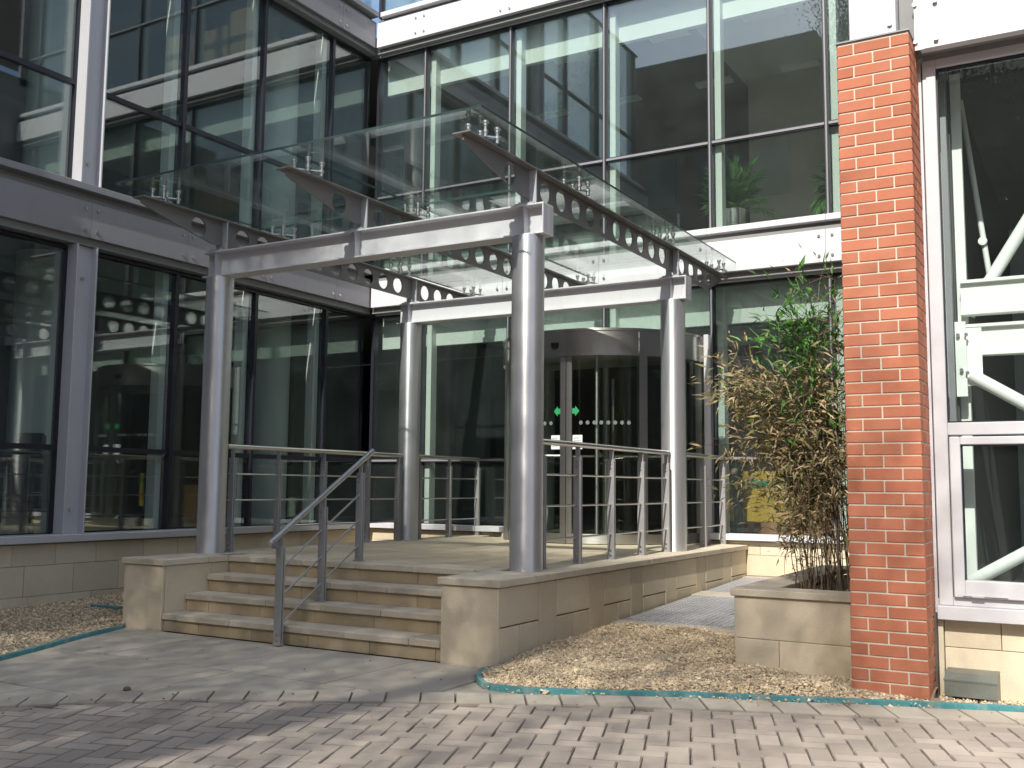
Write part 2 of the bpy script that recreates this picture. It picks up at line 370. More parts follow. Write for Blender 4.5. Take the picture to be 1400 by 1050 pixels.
# concrete slabs in front of the steps
def clip_slab(b, x0, x1, y0, y1):
    """slab cut by the kerb band's inner curve: sampled columns"""
    n = 10; xs = [x0+(x1-x0)*k/n for k in range(n+1)]
    def iy(x):
        for (a, c), (d, e) in zip(INN, INN[1:]):
            if a <= x <= d: return c+(e-c)*(x-a)/(d-a)
        return -99 if x < 0 else 99
    lo = [max(y0, iy(x)-.02) for x in xs]
    keep = [(x, l) for x, l in zip(xs, lo) if l < y1-.01]
    if len(keep) < 2: return
    poly = [(x, l) for x, l in keep]+[(keep[-1][0], y1), (keep[0][0], y1)]
    prism(b, poly, -.045, .003+random.uniform(-.0015, .0015), rv(), .008, -1.6)
b = MB(); ys = [-3.15, -2.1, -1.05, -.005]
for r_ in range(3):
    xs = [-5.2+.62*r_ % .9 + 1.05*k for k in range(0, 6)]
    for x0, x1 in zip(xs, xs[1:]):
        x1c = min(x1, .1); x0c = max(x0, -4.2)
        if x1c-x0c > .05: clip_slab(b, x0c+.005, x1c-.005, ys[r_]+.005, ys[r_+1]-.005)
struct(b.build("path", 'slab'))

# teal painted edging strips
def strip(pts, wd, z0, z1, name, label):
    b = MB()
    P = [Vector((*p, 0)) for p in pts]
    offs = []
    for i, p in enumerate(P):
        d = (P[min(i+1, len(P)-1)]-P[max(0, i-1)]).normalized(); offs.append(Vector((-d.y, d.x, 0)))
    for i in range(len(P)-1):
        q = [P[i], P[i+1], P[i+1]+offs[i+1]*wd, P[i]+offs[i]*wd]
        prism(b, q, z0, z1, rv(), .004)
    o = b.build(name, 'teal'); return tag(o, label, "edging strip")
TEALR = [(-.015, -.03), (-.035, -.16), (.0, -.27), (.06, -.38), (.15, -.50), (.24, -.585), (.33, -.625), (.475, -.615), (.733, -.531), (1.014, -.402), (1.397, -.215), (1.70, -.09), (1.926, -.01), (2.2, .095), (2.453, .19), (2.764, .305), (3.0, .395), (3.23, .475), (3.9, .72)]
strip(TEALR, .036, -.04, .03, "edging_strip", "teal painted edging curving round the gravel from the stone pedestal to the brick pier")
TEALL = [(-3.74, -.06), (-3.65, -.30), (-3.56, -.55), (-3.46, -.80), (-3.34, -1.05), (-3.21, -1.35), (-3.08, -1.66), (-2.98, -2.0), (-2.9, -2.5), (-2.85, -3.2)]
strip(TEALL[::-1], .04, -.04, .032, "edging_strip", "teal painted edging beside the concrete slabs on the left, along the left gravel bed")
b = MB(); b.box(-5.0, -4.55, .50, .58, -.02, .075); tag(b.build("edging_strip", 'teal'), "short loose teal edging piece lying in the left gravel near the stone wall", "edging strip")

def in_poly(u, v, poly):
    c = False; n = len(poly)
    for i in range(n):
        (x0, y0), (x1, y1) = poly[i], poly[(i+1) % n]
        if (y0 > v) != (y1 > v) and u < (x1-x0)*(v-y0)/(y1-y0)+x0: c = not c
    return c
# gravel beds: many small stones on a base
def inpoly(px, py, poly):
    c = np.zeros(px.shape, bool); n = len(poly)
    for i in range(n):
        x0, y0 = poly[i]; x1, y1 = poly[(i+1) % n]
        if y0 == y1: continue
        t = ((y0 > py) != (y1 > py)) & (px < (x1-x0)*(py-y0)/(y1-y0)+x0); c ^= t
    return c
OCT_V = np.array([(1, 0, 0), (-1, 0, 0), (0, 1, 0), (0, -1, 0), (0, 0, 1), (0, 0, -1)], float)
OCT_F = np.array([(0, 2, 4), (2, 1, 4), (1, 3, 4), (3, 0, 4), (2, 0, 5), (1, 2, 5), (3, 1, 5), (0, 3, 5)])
def pebbles(name, poly, n, zf, s0, s1):
    P = np.array(poly); lo, hi = P.min(0), P.max(0)
    xy = rng.uniform(lo, hi, (n*3, 2)); xy = xy[inpoly(xy[:, 0], xy[:, 1], poly)][:n]; n = len(xy)
    s = rng.uniform(s0, s1, (n, 1))*np.exp(rng.normal(0, .38, (n, 1)))
    S = s*np.stack([rng.uniform(.8, 1.35, n), rng.uniform(.7, 1.1, n), rng.uniform(.6, .95, n)], 1)
    th = rng.uniform(0, 6.283, n); tl = rng.normal(0, .45, n)
    V = OCT_V[None]*S[:, None]; V = V+rng.normal(0, .12, V.shape)*s[:, None]
    x, y, z = V[..., 0], V[..., 1], V[..., 2]
    x, z = x*np.cos(tl)[:, None]-z*np.sin(tl)[:, None], x*np.sin(tl)[:, None]+z*np.cos(tl)[:, None]
    x, y = x*np.cos(th)[:, None]-y*np.sin(th)[:, None], x*np.sin(th)[:, None]+y*np.cos(th)[:, None]
    zc = np.array([zf(a, c) for a, c in xy])+rng.uniform(-.012, .006, n)
    V = np.stack([x+xy[:, :1], y+xy[:, 1:], z+zc[:, None]], 2).reshape(-1, 3)
    F = (OCT_F[None]+6*np.arange(n)[:, None, None]).reshape(-1, 3)
    me = bpy.data.meshes.new(name); me.from_pydata(V.tolist(), [], F.tolist())
    me.attributes.new('var', 'FLOAT', 'FACE').data.foreach_set('value', np.repeat(np.clip(rng.normal(.5, .22, n), 0, 1.1), 8).astype('f'))
    me.materials.append(MT['pebble']); o = bpy.data.objects.new(name, me); col.objects.link(o); return stuff(o)
RB = [(.03, .0)]+[(x+.02, y+.05) for x, y in TEALR[1:-2]]+[(2.75, .36), (2.27, .36), (2.27, .62), (1.50, .62), (1.52, 1.87), (.0, 1.87)]
def edge_d(x, y):
    best = 9
    for (x0, y0), (x1, y1) in zip(TEALR, TEALR[1:]):
        dx, dy = x1-x0, y1-y0; t_ = max(0, min(1, ((x-x0)*dx+(y-y0)*dy)/(dx*dx+dy*dy))); best = min(best, math.hypot(x-x0-dx*t_, y-y0-dy*t_))
    return best
def zb(x, y): return min(zg(y)*.95, .004+.22*edge_d(x, y))
def zr(x, y):
    e = min(1, max(0, min((x-.0), 99)+.3)/.3)
    k = min(1, edge_d(x, y)/.3); return .010+zb(x, y)+k*(.012*math.sin(x*4+y*3)+.008*math.sin(x*11-y*7))
pebbles("gravel", RB, 42000, zr, .0058, .0085)
LB = [(-3.80, -.0), (-3.80, 5.6), (-5.57, 5.6), (-5.57, -4.2)]+[(x-.06, y) for x, y in TEALL[::-1]]
def zl(x, y): return .016+.6*zg(y)+.01*math.sin(x*5+y*3)
pebbles("gravel", [(-3.8, 0), (-3.8, 2.6), (-5.57, 2.6), (-5.57, -3.2)]+[(x-.06, y) for x, y in TEALL[-1:0:-1]], 44000, zl, .0065, .0095)
pebbles("gravel", [(2.76, .42), (3.9, .78), (3.9, .74), (2.76, .70), ], 900, lambda x, y: .012, .005, .008)
pebbles("gravel", [(x, y) for x, y in TEALR[3:16]]+[(x+.03, y-.13) for x, y in TEALR[15:2:-1]], 260, lambda x, y: .022, .005, .009)
b = MB()
b.face([(-.45, -1.35, -.008), (1.0, -.50, -.008), (1.0, 0, -.008), (-.45, 0, -.008)]); struct(b.build("path", 'slab'))
b = MB(); b.face([(x-.004, y, -.004) for x, y in TEALR]+[(3.9, .80, -.004), (2.73, .80, -.004), (1.5, .9, -.004), (.0, .9, -.004)])
b.face([(2.72, .30, -.003), (3.95, .74, -.003), (3.95, .82, -.003), (2.72, .82, -.003)])
gb0 = struct(b.build("gravel_bed", mat("gravel_dust", (.30, .235, .155), .95, amt=.3, fine=160, fine_amt=.3, bump=.8, bscale=140)))
b = MB()     # beds under the stones
polyR = [(x+.0, y+.02) for x, y in TEALR[:-2]]+[(2.75, .46), (2.75, .66), (1.5, .66), (1.5, 1.90), (.0, 1.90)]
gx, gy = np.arange(-.06, 2.8, .05), np.arange(-.7, 1.92, .05)
for x0 in gx:
    for y0 in gy:
        if in_poly(x0+.025, y0+.025, polyR):
            b.face([(x, y, zb(x, y)-.004+.0) for x, y in ((x0, y0), (x0+.05, y0), (x0+.05, y0+.05), (x0, y0+.05))])
struct(b.build("gravel_bed", bpy.data.materials["gravel_dust"]))
b = MB()
LBp = [(-3.8, 0), (-3.8, 5.6), (-5.57, 5.6), (-5.57, -3.2)]+[(x-.03, y) for x, y in TEALL[::-1]]
for y0 in np.arange(-3.2, 5.6, .4):
    y1 = y0+.4
    def xr2(y):
        if y > -.05: return -3.8
        for (x0, a), (x1, c) in zip(TEALL, TEALL[1:]):
            if c <= y <= a: return x0+(x1-x0)*(y-a)/(c-a)-.03
        return -2.9
    b.face([(-5.6, y0, .6*zg(y0)), (xr2(y0), y0, .6*zg(y0)), (xr2(y1), y1, .6*zg(y1)), (-5.6, y1, .6*zg(y1))])
struct(b.build("gravel_bed", bpy.data.materials["gravel_dust"]))

# small litter on the paving
b = MB()
for k in range(70):
    x = random.uniform(-2.5, 3.4); y = out_y(x)+random.gauss(-.05, .28)
    if random.random() < .3: x = random.uniform(-3, 0); y = random.uniform(-1.2, -.05)
    if y < -3: continue
    s_ = random.uniform(.004, .011); a = random.uniform(0, 6.28)
    p = [(x+s_*math.cos(a+t)*(1 if i % 2 else 1.5), y+s_*math.sin(a+t), .015+.004*(i % 2)) for i, t in enumerate((0, 1.57, 3.14, 4.71))]
    b.raw(p+[(x, y, .015+s_*.7)], [(0, 1, 4), (1, 2, 4), (2, 3, 4), (3, 0, 4), (3, 2, 1, 0)], random.random())
stuff(b.build("leaf_litter", 'debris'))
b = MB(); b.lathe((-1.50, -1.86, .0), [(.0, -.0), (.020, .004), (.025, .012), (.018, .024), (.0, .029)], 9)
tag(b.build("stone", 'debris'), "single dark pebble lying on the concrete slabs near the pale kerb", "stone")

# ------------------------------------------------------------------ entrance terrace and steps
T = .60
terr = thing("entrance_terrace", "sandstone entrance terrace with four front steps and low side walls", "terrace", (-1.92, 2.8, 0))
def blocks(b, plane, c, th, rects, gap=.003, bev=.003):
    """ashlar facing: rects (u0,u1,z0,z1) on plane 'x' or 'y' at coordinate c, thickness th behind"""
    for u0, u1, z0, z1 in rects:
        j = random.uniform(-.0012, .0012)
        if plane == 'x': b.box(c-th, c+j, u0+gap, u1-gap, z0+gap, z1-gap, rv(), bev)
        elif plane == 'x-': b.box(c+j, c+th, u0+gap, u1-gap, z0+gap, z1-gap, rv(), bev)
        else: b.box(u0+gap, u1-gap, c+j, c+th, z0+gap, z1-gap, rv(), bev)
core = MB(); core.box(-3.82, -.03, .80, 5.63, -.04, .545); core.box(-3.82, -3.37, .03, .80, -.04, .545); core.box(-.47, -.03, .03, .80, -.04, .545)
core.build("core", 'joint', terr)
b = MB(); rc = []; y = .02; tall = False
jo = [0, .30, .59, .87, 1.157, 1.447, 1.727, 2.005, 2.275, 2.555, 2.83, 3.105, 3.393, 3.67, 3.949, 4.236, 4.52, 4.804, 5.08, 5.35, 5.62]
i = 0
while i < len(jo)-1:
    if (i % 3) == 0 and i+2 < len(jo):
        rc.append((jo[i], jo[i+2], .272, .55))
        if i < 10: rc += [(jo[i], jo[i+1], -.03, .272), (jo[i+1], jo[i+2], -.03, .272)]
        else: rc.append((jo[i], jo[i+2], -.03, .272))
        i += 2
    else: rc.append((jo[i], jo[i+1], -.03, .55)); i += 1
blocks(b, 'x', 0.0, .03, rc, .0045, .004); b.build("side_wall", 'stone', terr)
b = MB(); rc = []; y = 0
while y < 5.6: rc.append((y, min(5.62, y+.56), -.03, .55)); y += .56
blocks(b, 'x-', -3.85, .03, rc); b.build("side_wall", 'stone', terr)
for x0, x1 in ((-3.85, -3.36), (-.48, 0)):
    b = MB(); blocks(b, 'y', 0, .03, [(x0+(.0 if x0 < -1 else .0), x1, -.03, .55)], .0015, .004)
    inner = x1 if x0 < -1 else x0
    if x0 < -1: b.box(x1-.03, x1-.001, .034, .56, -.03, .548, rv(), .003); b.box(x1-.03, x1-.001, .564, .80, -.03, .548, rv(), .003)
    else: b.box(x0+.001, x0+.03, .034, .80, -.03, .548, rv(), .003)
    b.build("pedestal", 'stone', terr)
# coping along both edges
b = MB(); ys = [-.022, .50, .735, 1.077, 1.627, 2.166, 2.70, 3.248, 4.074, 4.62, 5.15, 5.64]
for y0, y1 in zip(ys, ys[1:]):
    xin = -.50 if y1 < .76 else -.36
    b.box(xin, .022, y0+.002, y1-.002, .552, .603, rv(), .004)
b.build("coping", 'coping', terr)
b = MB()
for y0, y1 in zip(ys, ys[1:]):
    xin = -3.34 if y1 < .76 else -3.52
    b.box(-3.872, xin, y0+.002, y1-.002, .552, .603, rv(), .004)
b.build("coping", 'coping', terr)
# floor slabs
b = MB(); xs = [-3.515, -2.95, -2.35, -1.75, -1.15, -.55, -.365]
ysf = [1.085, 1.70, 2.30, 2.90, 3.50, 4.10, 4.70, 5.30, 6.2]
for r_, (y0, y1) in enumerate(zip(ysf, ysf[1:])):
    sh = .3*(r_ % 2); xx = [-3.515]+[v+sh for v in xs[1:-1] if v+sh < -.45]+[-.365]
    for x0, x1 in zip(xx, xx[1:]):
        if y1 > 5.7: x0, x1 = max(x0, -3.24), min(x1, -.52)
        if x1-x0 > .03: b.box(x0+.002, x1-.002, y0+.002, y1-.002, .55, .600, rv(), .002)
b.build("paved_floor", 'floor', terr)
for k in range(4):
    yf = .02+.245*k; zt = .15*(k+1)
    b = MB(); xs = [-3.355]; off = (.19, .35, .22, .29)[k]
    xs.append(xs[-1]+off)
    while xs[-1] < -1.1: xs.append(xs[-1]+.60)
    xs.append(-.485)
    yb = yf+.28 if k < 3 else 1.08
    for x0, x1 in zip(xs, xs[1:]):
        if x1-x0 > .02: b.box(x0+.002, x1-.002, yf-.018+random.uniform(-.003, .003), yb, zt-.052, zt+random.uniform(-.001, .001), rv(), .006)
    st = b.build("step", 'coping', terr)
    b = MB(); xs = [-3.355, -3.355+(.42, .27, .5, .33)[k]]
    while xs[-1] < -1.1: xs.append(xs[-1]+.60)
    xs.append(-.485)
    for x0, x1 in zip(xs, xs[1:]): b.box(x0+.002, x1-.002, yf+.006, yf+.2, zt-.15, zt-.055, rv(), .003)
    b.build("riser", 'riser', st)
    if k < 3:
        b = MB(); b.box(-3.352, -.488, yf+.03, yf+.27, zt-.152, zt-.058); b.build("backing", 'joint', st)

# ------------------------------------------------------------------ railings
def rail_post(par, x, y, z0, top, hz, wx=.072, wy=.022, axis='y'):
    b = MB()
    if axis == 'y':
        for s_ in (-1, 1): b.box(x-wx/2, x+wx/2, y+s_*.011-.006+(.0), y+s_*.011+.006, z0, top, .5, .002)
    p = b.build("post", 'post', par)
    b2 = MB(); b2.box(x-.022, x+.022, y-.004, y+.004, top-.06, hz-.02); b2.build("bracket", 'post', p)
    bolts(p, [(x, y-.017, zz) for zz in (top-.035, top-.075, z0+.04, z0+.085)], (0, -1, 0), .009, .009)
    b4 = MB(); b4.box(x-wx/2-.006, x+wx/2+.006, y-.03, y+.03, z0-.001, z0+.008); b4.build("base_plate", 'post', p)
    return p
RODZ = (1.355, 1.10, .83)
def terrace_rail(label, x, y0, y1, posts, ext0=0, ext1=0):
    t = thing("terrace_railing", label, "railing", (x, (y0+y1)/2, T), "steel railings along the terrace edges")
    b = MB(); b.tube([(x, y0, 1.62), (x, y1, 1.62)], .0245, 16); b.build("handrail", 'stainless', t)
    for z in RODZ:
        b = MB(); b.tube([(x, y0+.03, z), (x, y1-.02, z)], .0085, 8); b.build("rod", 'stainless', t)
    for y in posts: rail_post(t, x, y, T+.003, 1.51, 1.62)
    return t
terrace_rail("grey terrace railing in front of the revolving door, between the two right-hand columns", -.26, 1.02, 3.86, (1.10, 1.75, 2.44, 3.14, 3.80))
terrace_rail("short grey railing from the back right column to the glass wall behind the bamboo", -.26, 4.16, 5.62, (4.24, 4.91, 5.58))
terrace_rail("grey terrace railing between the shaded left column and the back left column", -3.70, 1.02, 3.86, (1.10, 1.74, 2.45, 3.21, 3.80))
terrace_rail("short end of grey railing behind the back left column, left of the revolving door", -3.70, 4.16, 5.62, (4.24, 4.91, 5.60))
t = thing("stair_handrail", "sloping steel handrail with three posts rising up the middle of the steps", "railing", (-1.95, .42, .15))
PS = [(-.075, .012), (.42, .302), (.90, .603)]; X0 = -1.95
sl = (PS[2][1]-PS[0][1])/(PS[2][0]-PS[0][0])
def hz(y): return .80+.012+sl*(y-PS[0][0])+.06
for y, z in PS:
    rail_post(t, X0, y, z, hz(y)-.10, hz(y))
b = MB(); b.tube([(X0, -.20, hz(-.20)), (X0, 1.06, hz(1.06))], .0235, 16); b.build("handrail", 'stainless', t)
for d in (.28, .50, .72):
    b = MB(); b.tube([(X0, -.075, hz(-.075)-d), (X0, .90, hz(.90)-d)], .0085, 8); b.build("rod", 'stainless', t)

# ------------------------------------------------------------------ canopy
can = thing("entrance_canopy", "steel entrance canopy with four round columns, perforated fins and a glass roof", "canopy", (-1.98, 2.4, T))
CX = (-.26, -3.70); CY = (.85, 4.01); FX = (-.26, -1.98, -3.70)
for x in CX:
    for y in CY:
        b = MB(); b.tube([(x, y, T+.002), (x, y, 3.25)], .131, 40); c_ = b.build("column", 'column', can)
        b = MB(); b.lathe((x, y, T), [(.134, .003), (.134, .012), (.131, .0125)], 40); b.build("base_ring", 'column', c_)
for y in CY:
    b = MB(); x0, x1 = -3.86, -.078
    b.box(x0, x1, y-.085, y+.085, 3.488, 3.503, .5, .002); b.box(x0, x1, y-.085, y+.085, 3.252, 3.267, .5, .002)
    b.box(x0, x1, y-.007, y+.007, 3.267, 3.488)
    bm_ = b.build("cross_beam", 'white', can)
    for x in FX:
        for s_ in (-1, 1):
            b = MB(); b.box(x-.006, x+.006, y+s_*.008, y+s_*.08, 3.268, 3.487); b.build("stiffener", 'steel', bm_)
    for s_ in (-1, 1):
        b = MB(); b.box(x1-.012, x1, y+s_*.0075, y+s_*.085, 3.2675, 3.4875); b.build("end_plate", 'steel', bm_)
    bolts(bm_, [(x+sx*.05, y+sy*.06, 3.475) for x in FX for sx in (-1, 1) for sy in (-1, 1)], (0, 0, 1), .010, .055)

def fin_web(b, x):
    th = .007; zb, zt = 3.565, 3.802
    def low(y):
        if y < .72:
            t_ = (y+.13)/.85; return 3.762+(zb-3.762)*math.sin(min(1, max(0, t_))*math.pi/2)**1.0 if False else 3.762-(3.762-zb)*(t_**.85)
        if y > 5.11: return zb+(3.75-zb)*(y-5.11)/.49
        return zb
    def poly_cell(y0, y1):
        n = 8 if (y0 < .72 or y1 > 5.1) else 1
        bot = [(y0+(y1-y0)*i/n, low(y0+(y1-y0)*i/n)) for i in range(n+1)]
        return bot, [(y1, zt), (y0, zt)]
    H = [.543+.288*k for k in range(16)]; H = [h for k, h in enumerate(H) if k not in (1, 12)]
    H.append(5.15)
    cuts = [-.13]
    cells = []
    for h in H:
        cells.append((h-.135, h+.135, h))
    full = []; y = -.13
    for a, c, h in cells:
        if a > y+1e-4: full.append((y, a, None))
        full.append((a, c, h)); y = c
    full.append((y, 5.60, None))
    for y0, y1, h in full:
        bot, top = poly_cell(y0, y1); P = bot+top
        if h is None:
            b.face([(x-th, p[0], p[1]) for p in reversed(P)]); b.face([(x+th, p[0], p[1]) for p in P])
        else:
            cz = 3.690; r = .092
            if h > 5: cz = 3.70; r = .075
            angs = sorted([2*math.pi*k/36 for k in range(36)]+[math.atan2(p[1]-cz, p[0]-h) % (2*math.pi) for p in P])
            def hit(a):
                d = (math.cos(a), math.sin(a)); best = 9
                for (ay, az), (cy_, cz_) in zip(P, P[1:]+P[:1]):
                    ey, ez = cy_-ay, cz_-az; den = d[0]*ez-d[1]*ey
                    if abs(den) < 1e-12: continue
                    t_ = ((ay-h)*ez-(az-cz)*ey)/den; s_ = ((ay-h)*d[1]-(az-cz)*d[0])/den
                    if t_ > 0 and -1e-6 <= s_ <= 1+1e-6: best = min(best, t_)
                return (h+d[0]*best, cz+d[1]*best)
            for a, c in zip(angs, angs[1:]+[angs[0]+2*math.pi]):
                if c-a < 1e-6: continue
                o0, o1 = hit(a), hit(c); i0, i1 = (h+r*math.cos(a), cz+r*math.sin(a)), (h+r*math.cos(c), cz+r*math.sin(c))
                b.face([(x+th, *i0), (x+th, *o0), (x+th, *o1), (x+th, *i1)]); b.face([(x-th, *i1), (x-th, *o1), (x-th, *o0), (x-th, *i0)])
                b.face([(x-th, *i0), (x+th, *i0), (x+th, *i1), (x-th, *i1)])
        for p, q in zip(bot, bot[1:]): b.face([(x-th, *p), (x-th, *q), (x+th, *q), (x+th, *p)])
        b.face([(x+th, y0, zt), (x+th, y1, zt), (x-th, y1, zt), (x-th, y0, zt)])
    b.face([(x-th, -.13, 3.762), (x+th, -.13, 3.762), (x+th, -.13, zt), (x-th, -.13, zt)])
    b.face([(x-th, 5.6, 3.75), (x-th, 5.6, zt), (x+th, 5.6, zt), (x+th, 5.6, 3.75)])
for x in FX:
    b = MB(); fin_web(b, x); f = b.build("fin", 'fin', can)
    b = MB(); b.box(x-.075, x+.075, -.16, 5.60, 3.803, 3.816, .5, .002); b.build("flange", 'fin', f)
    for y in CY:
        for s_ in (-1, 1):
            b = MB(); b.box(x+s_*.0075, x+s_*.072, y-.007, y+.007, 3.5165, 3.80); b.build("stiffener", 'steel', f)
        b = MB(); b.box(x-.09, x+.09, y-.08, y+.08, 3.5035, 3.516); b.build("foot_plate", 'steel', f)
# spider fittings
SPY = (.14, 1.70, 3.76, 5.41)
b = MB()
b.tube([(0, 0, .0), (0, 0, .065)], .017, 12)
b.box(-.03, .03, -.03, .03, .045, .06, .5, .004)
for sx in (-1, 1):
    for sy in (-1, 1):
        dx, dy = sx*.075, sy*.085
        L_ = math.hypot(dx, dy); mt = Matrix.Rotation(math.atan2(dy, dx), 4, 'Z')
        b.box(.0, L_, -.018, .018, .046, .060, .5, .002, mt)
o = b.build("spider_fitting", 'stainless', None); spm = o.data; bpy.data.objects.remove(o)
b = MB()
b.lathe((0, 0, 0), [(.0, .008), (.016, .01), (.016, .042), (.022, .044), (.022, .064), (.013, .066), (.013, .092), (.019, .094), (.019, .114), (.026, .118), (.026, .131), (.0, .131)], 12)
o = b.build("bolt", 'stainless', None); blm = o.data; bpy.data.objects.remove(o)
for x in FX:
    for y in SPY:
        o = bpy.data.objects.new("spider_fitting", spm); col.objects.link(o); o.parent = can; o.location = Vector((x, y, 3.816))-can.location
        for sx in (-1, 1):
            for sy in (-1, 1):
                p = bpy.data.objects.new("bolt", blm); col.objects.link(p); p.parent = o; p.location = (sx*.075, sy*.085, 0)
# glass roof sheets
ZG = 3.948
for x0, x1 in ((-3.965, -1.984), (-1.976, -.062)):
    for y0, y1 in ((-.20, 1.695), (1.705, 3.755), (3.765, 5.64)):
        b = MB(); b.face([(x0, y0, ZG), (x0, y1, ZG), (x1, y1, ZG), (x1, y0, ZG)]); b.face([(x0, y0, ZG+.02), (x1, y0, ZG+.02), (x1, y1, ZG+.02), (x0, y1, ZG+.02)])
        g = b.build("glass_panel", 'can_glass', can)
        b = MB()
        for (ax, ay), (cx, cy) in (((x0, y0), (x1, y0)), ((x1, y0), (x1, y1)), ((x1, y1), (x0, y1)), ((x0, y1), (x0, y0))):
            b.face([(ax, ay, ZG), (cx, cy, ZG), (cx, cy, ZG+.02), (ax, ay, ZG+.02)])
        b.build("glass_edge", 'glass_edge', g)

# ------------------------------------------------------------------ the glazed wings
rear = thing("glass_building", "glazed rear wing of the office block behind the entrance canopy, with sandstone base", "building", (-1.4, 9, 0))
left = thing("glass_building", "shaded glazed left wing of the office block with a grey steel column on its face", "building", (-9, 1, 0))
FL = [  # (sill top, head) glass zones of each storey
    (.735, 3.73, 1.62), (4.43, 7.72, 5.56), (8.40, 11.7, 9.55)]
def ashlar(b, plane, c, th, u0, u1, rows):
    rc = []
    for k, (z0, z1) in enumerate(zip(rows, rows[1:])):
        u = u0-(.3 if k % 2 else 0)
        while u < u1:
            wd = random.choice((.56, .62, .48, .72)); a, d = max(u, u0), min(u+wd, u1)
            if d-a > .06: rc.append((a, d, z0, z1))
            u += wd
    blocks(b, plane, c, th, rc, .002, .002)

# rear wing ---------------------------------------------------------
def rb(name, m, *boxes, par=rear, bev=0):
    b = MB()
    for q in boxes: b.box(*q, .5, bev)
    return b.build(name, m, par)
b = MB(); ashlar(b, 'y', 5.65, .05, -5.56, -3.30, [-.02, .25, .49, .64]); b.build("plinth_wall", 'stone', rear)
b = MB(); ashlar(b, 'y', 5.65, .05, -.46, 2.78, [-.02, .25, .49, .64]); b.build("plinth_wall", 'stone', rear)
rb("plinth_core", 'joint', (-5.56, -3.32, 5.70, 5.86, -.1, .638), (-.44, 2.78, 5.70, 5.86, -.1, .638))
for x0, x1 in ((-5.50, -3.335), (-.425, 2.78)):
    rb("sill", 'white', (x0, x1, 5.57, 5.79, .655, .728), bev=.004)
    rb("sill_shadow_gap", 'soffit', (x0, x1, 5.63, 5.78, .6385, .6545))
MUL = [-4.79, -3.33, -1.88, -.43, 1.0, 2.45]
YG = 5.80
for fi, (zs, zh, ztm) in enumerate(FL):
    xs = [-5.66]+MUL+[2.78]
    for k, (x0, x1) in enumerate(zip(xs, xs[1:])):
        door = fi == 0 and k in (2, 3)
        spans = [(zs, ztm), (ztm, zh)] if not door else [(3.13, zh)]
        for z0, z1 in spans:
            b = MB(); b.box(x0+.02, x1-.02, YG-.012, YG+.012, z0+.01, z1-.01); b.build("window", 'win', rear)
        if not door:
            rb("transom", 'black', (x0+.0255, x1-.0255, YG-.035, YG+.035, ztm-.028, ztm+.028))
            rb("transom_cap", 'wsteel', (x0+.0255, x1-.0255, YG-.045, YG-.0355, ztm-.014, ztm+.014))
    for x in xs[:-1]:
        z0 = zs if not (fi == 0 and x == -1.88) else 3.13
        rb("mullion", 'black', (x-.025, x+.025, YG-.05, YG+.05, z0, zh))
        if x > -5.6: rb("mullion_cap", 'wsteel', (x-.009, x+.009, YG-.062, YG-.0505, z0, zh))
        if x > -5.6: rb("inner_post", 'inner_white', (x+.035, x+.115, YG+.06, YG+.20, z0-.1, zh+.15))
    rb("head_frame", 'black', (-5.66, 2.78, YG-.04, YG+.05, zh, zh+.03))
    rb("head_trim", 'white', (-5.60, 2.78, YG-.065, YG-.005, zh+.0305, zh+.048))
    if fi: rb("base_frame", 'black', (-5.66, 2.78, YG-.04, YG+.05, zs-.03, zs))
    else:
        rb("base_frame", 'black', (-5.50, -3.335, YG-.0095, YG+.05, .7, zs)); rb("base_frame", 'black', (-.425, 2.78, YG-.0095, YG+.05, .7, zs))
for zb, zt, zs in ((3.86, 4.245, 4.40), (7.84, 8.225, 8.37)):
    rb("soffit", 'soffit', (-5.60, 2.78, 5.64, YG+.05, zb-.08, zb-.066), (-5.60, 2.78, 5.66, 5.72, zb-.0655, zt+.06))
    # face plates with open joints
    xs = [-5.585]+[m for m in MUL if m > -5]+[2.78]
    if zb > 5: xs = [-5.585, -4.79, -3.33, -1.88, -.43, 1.0, 2.78]
    b = MB()
    for x0, x1 in zip(xs, xs[1:]): b.box(x0+.0015, x1-.0015, 5.585, 5.655, zb, zt, .5, .003)
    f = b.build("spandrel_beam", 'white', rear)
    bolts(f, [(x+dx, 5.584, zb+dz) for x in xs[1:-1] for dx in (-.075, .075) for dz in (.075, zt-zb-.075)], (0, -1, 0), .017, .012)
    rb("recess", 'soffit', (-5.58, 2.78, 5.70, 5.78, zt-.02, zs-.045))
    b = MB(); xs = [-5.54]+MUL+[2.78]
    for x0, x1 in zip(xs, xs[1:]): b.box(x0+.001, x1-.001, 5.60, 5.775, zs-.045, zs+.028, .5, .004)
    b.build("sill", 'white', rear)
rb("parapet", 'white', (-5.6, 2.8, 5.6, 5.9, 11.75, 12.3))
rb("roof", 'soffit', (-5.6, 9, 5.9, 16, 12.0, 12.15))
for z in (.28, 3.97, 7.95):
    rb("floor_slab", 'dark', (-14.5, -1.2, YG+.22, 15, z+.12, z+.3)); rb("floor_slab", 'carpet', (-1.2, 2.8, YG+.22, 15, z+.12, z+.3))  # floors and ceilings: darkened left for dim panes, pale right to bounce light
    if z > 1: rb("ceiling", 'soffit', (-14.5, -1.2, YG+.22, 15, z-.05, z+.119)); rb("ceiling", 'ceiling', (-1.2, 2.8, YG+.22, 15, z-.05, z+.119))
for z0, z1 in ((3.29, 3.90), (7.235, 7.88), (11.2, 11.9)):
    rb("bulkhead", 'inner_white', (-5.66, 2.75, 5.98, 6.06, z0, z1))
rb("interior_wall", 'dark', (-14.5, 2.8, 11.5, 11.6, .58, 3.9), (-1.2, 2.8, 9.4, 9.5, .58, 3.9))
rb("interior_wall", 'taupe', (-1.0, 2.8, 9.6, 9.7, 4.27, 7.9), (-1.1, -1.0, 9.6, 11.5, 4.27, 7.9))
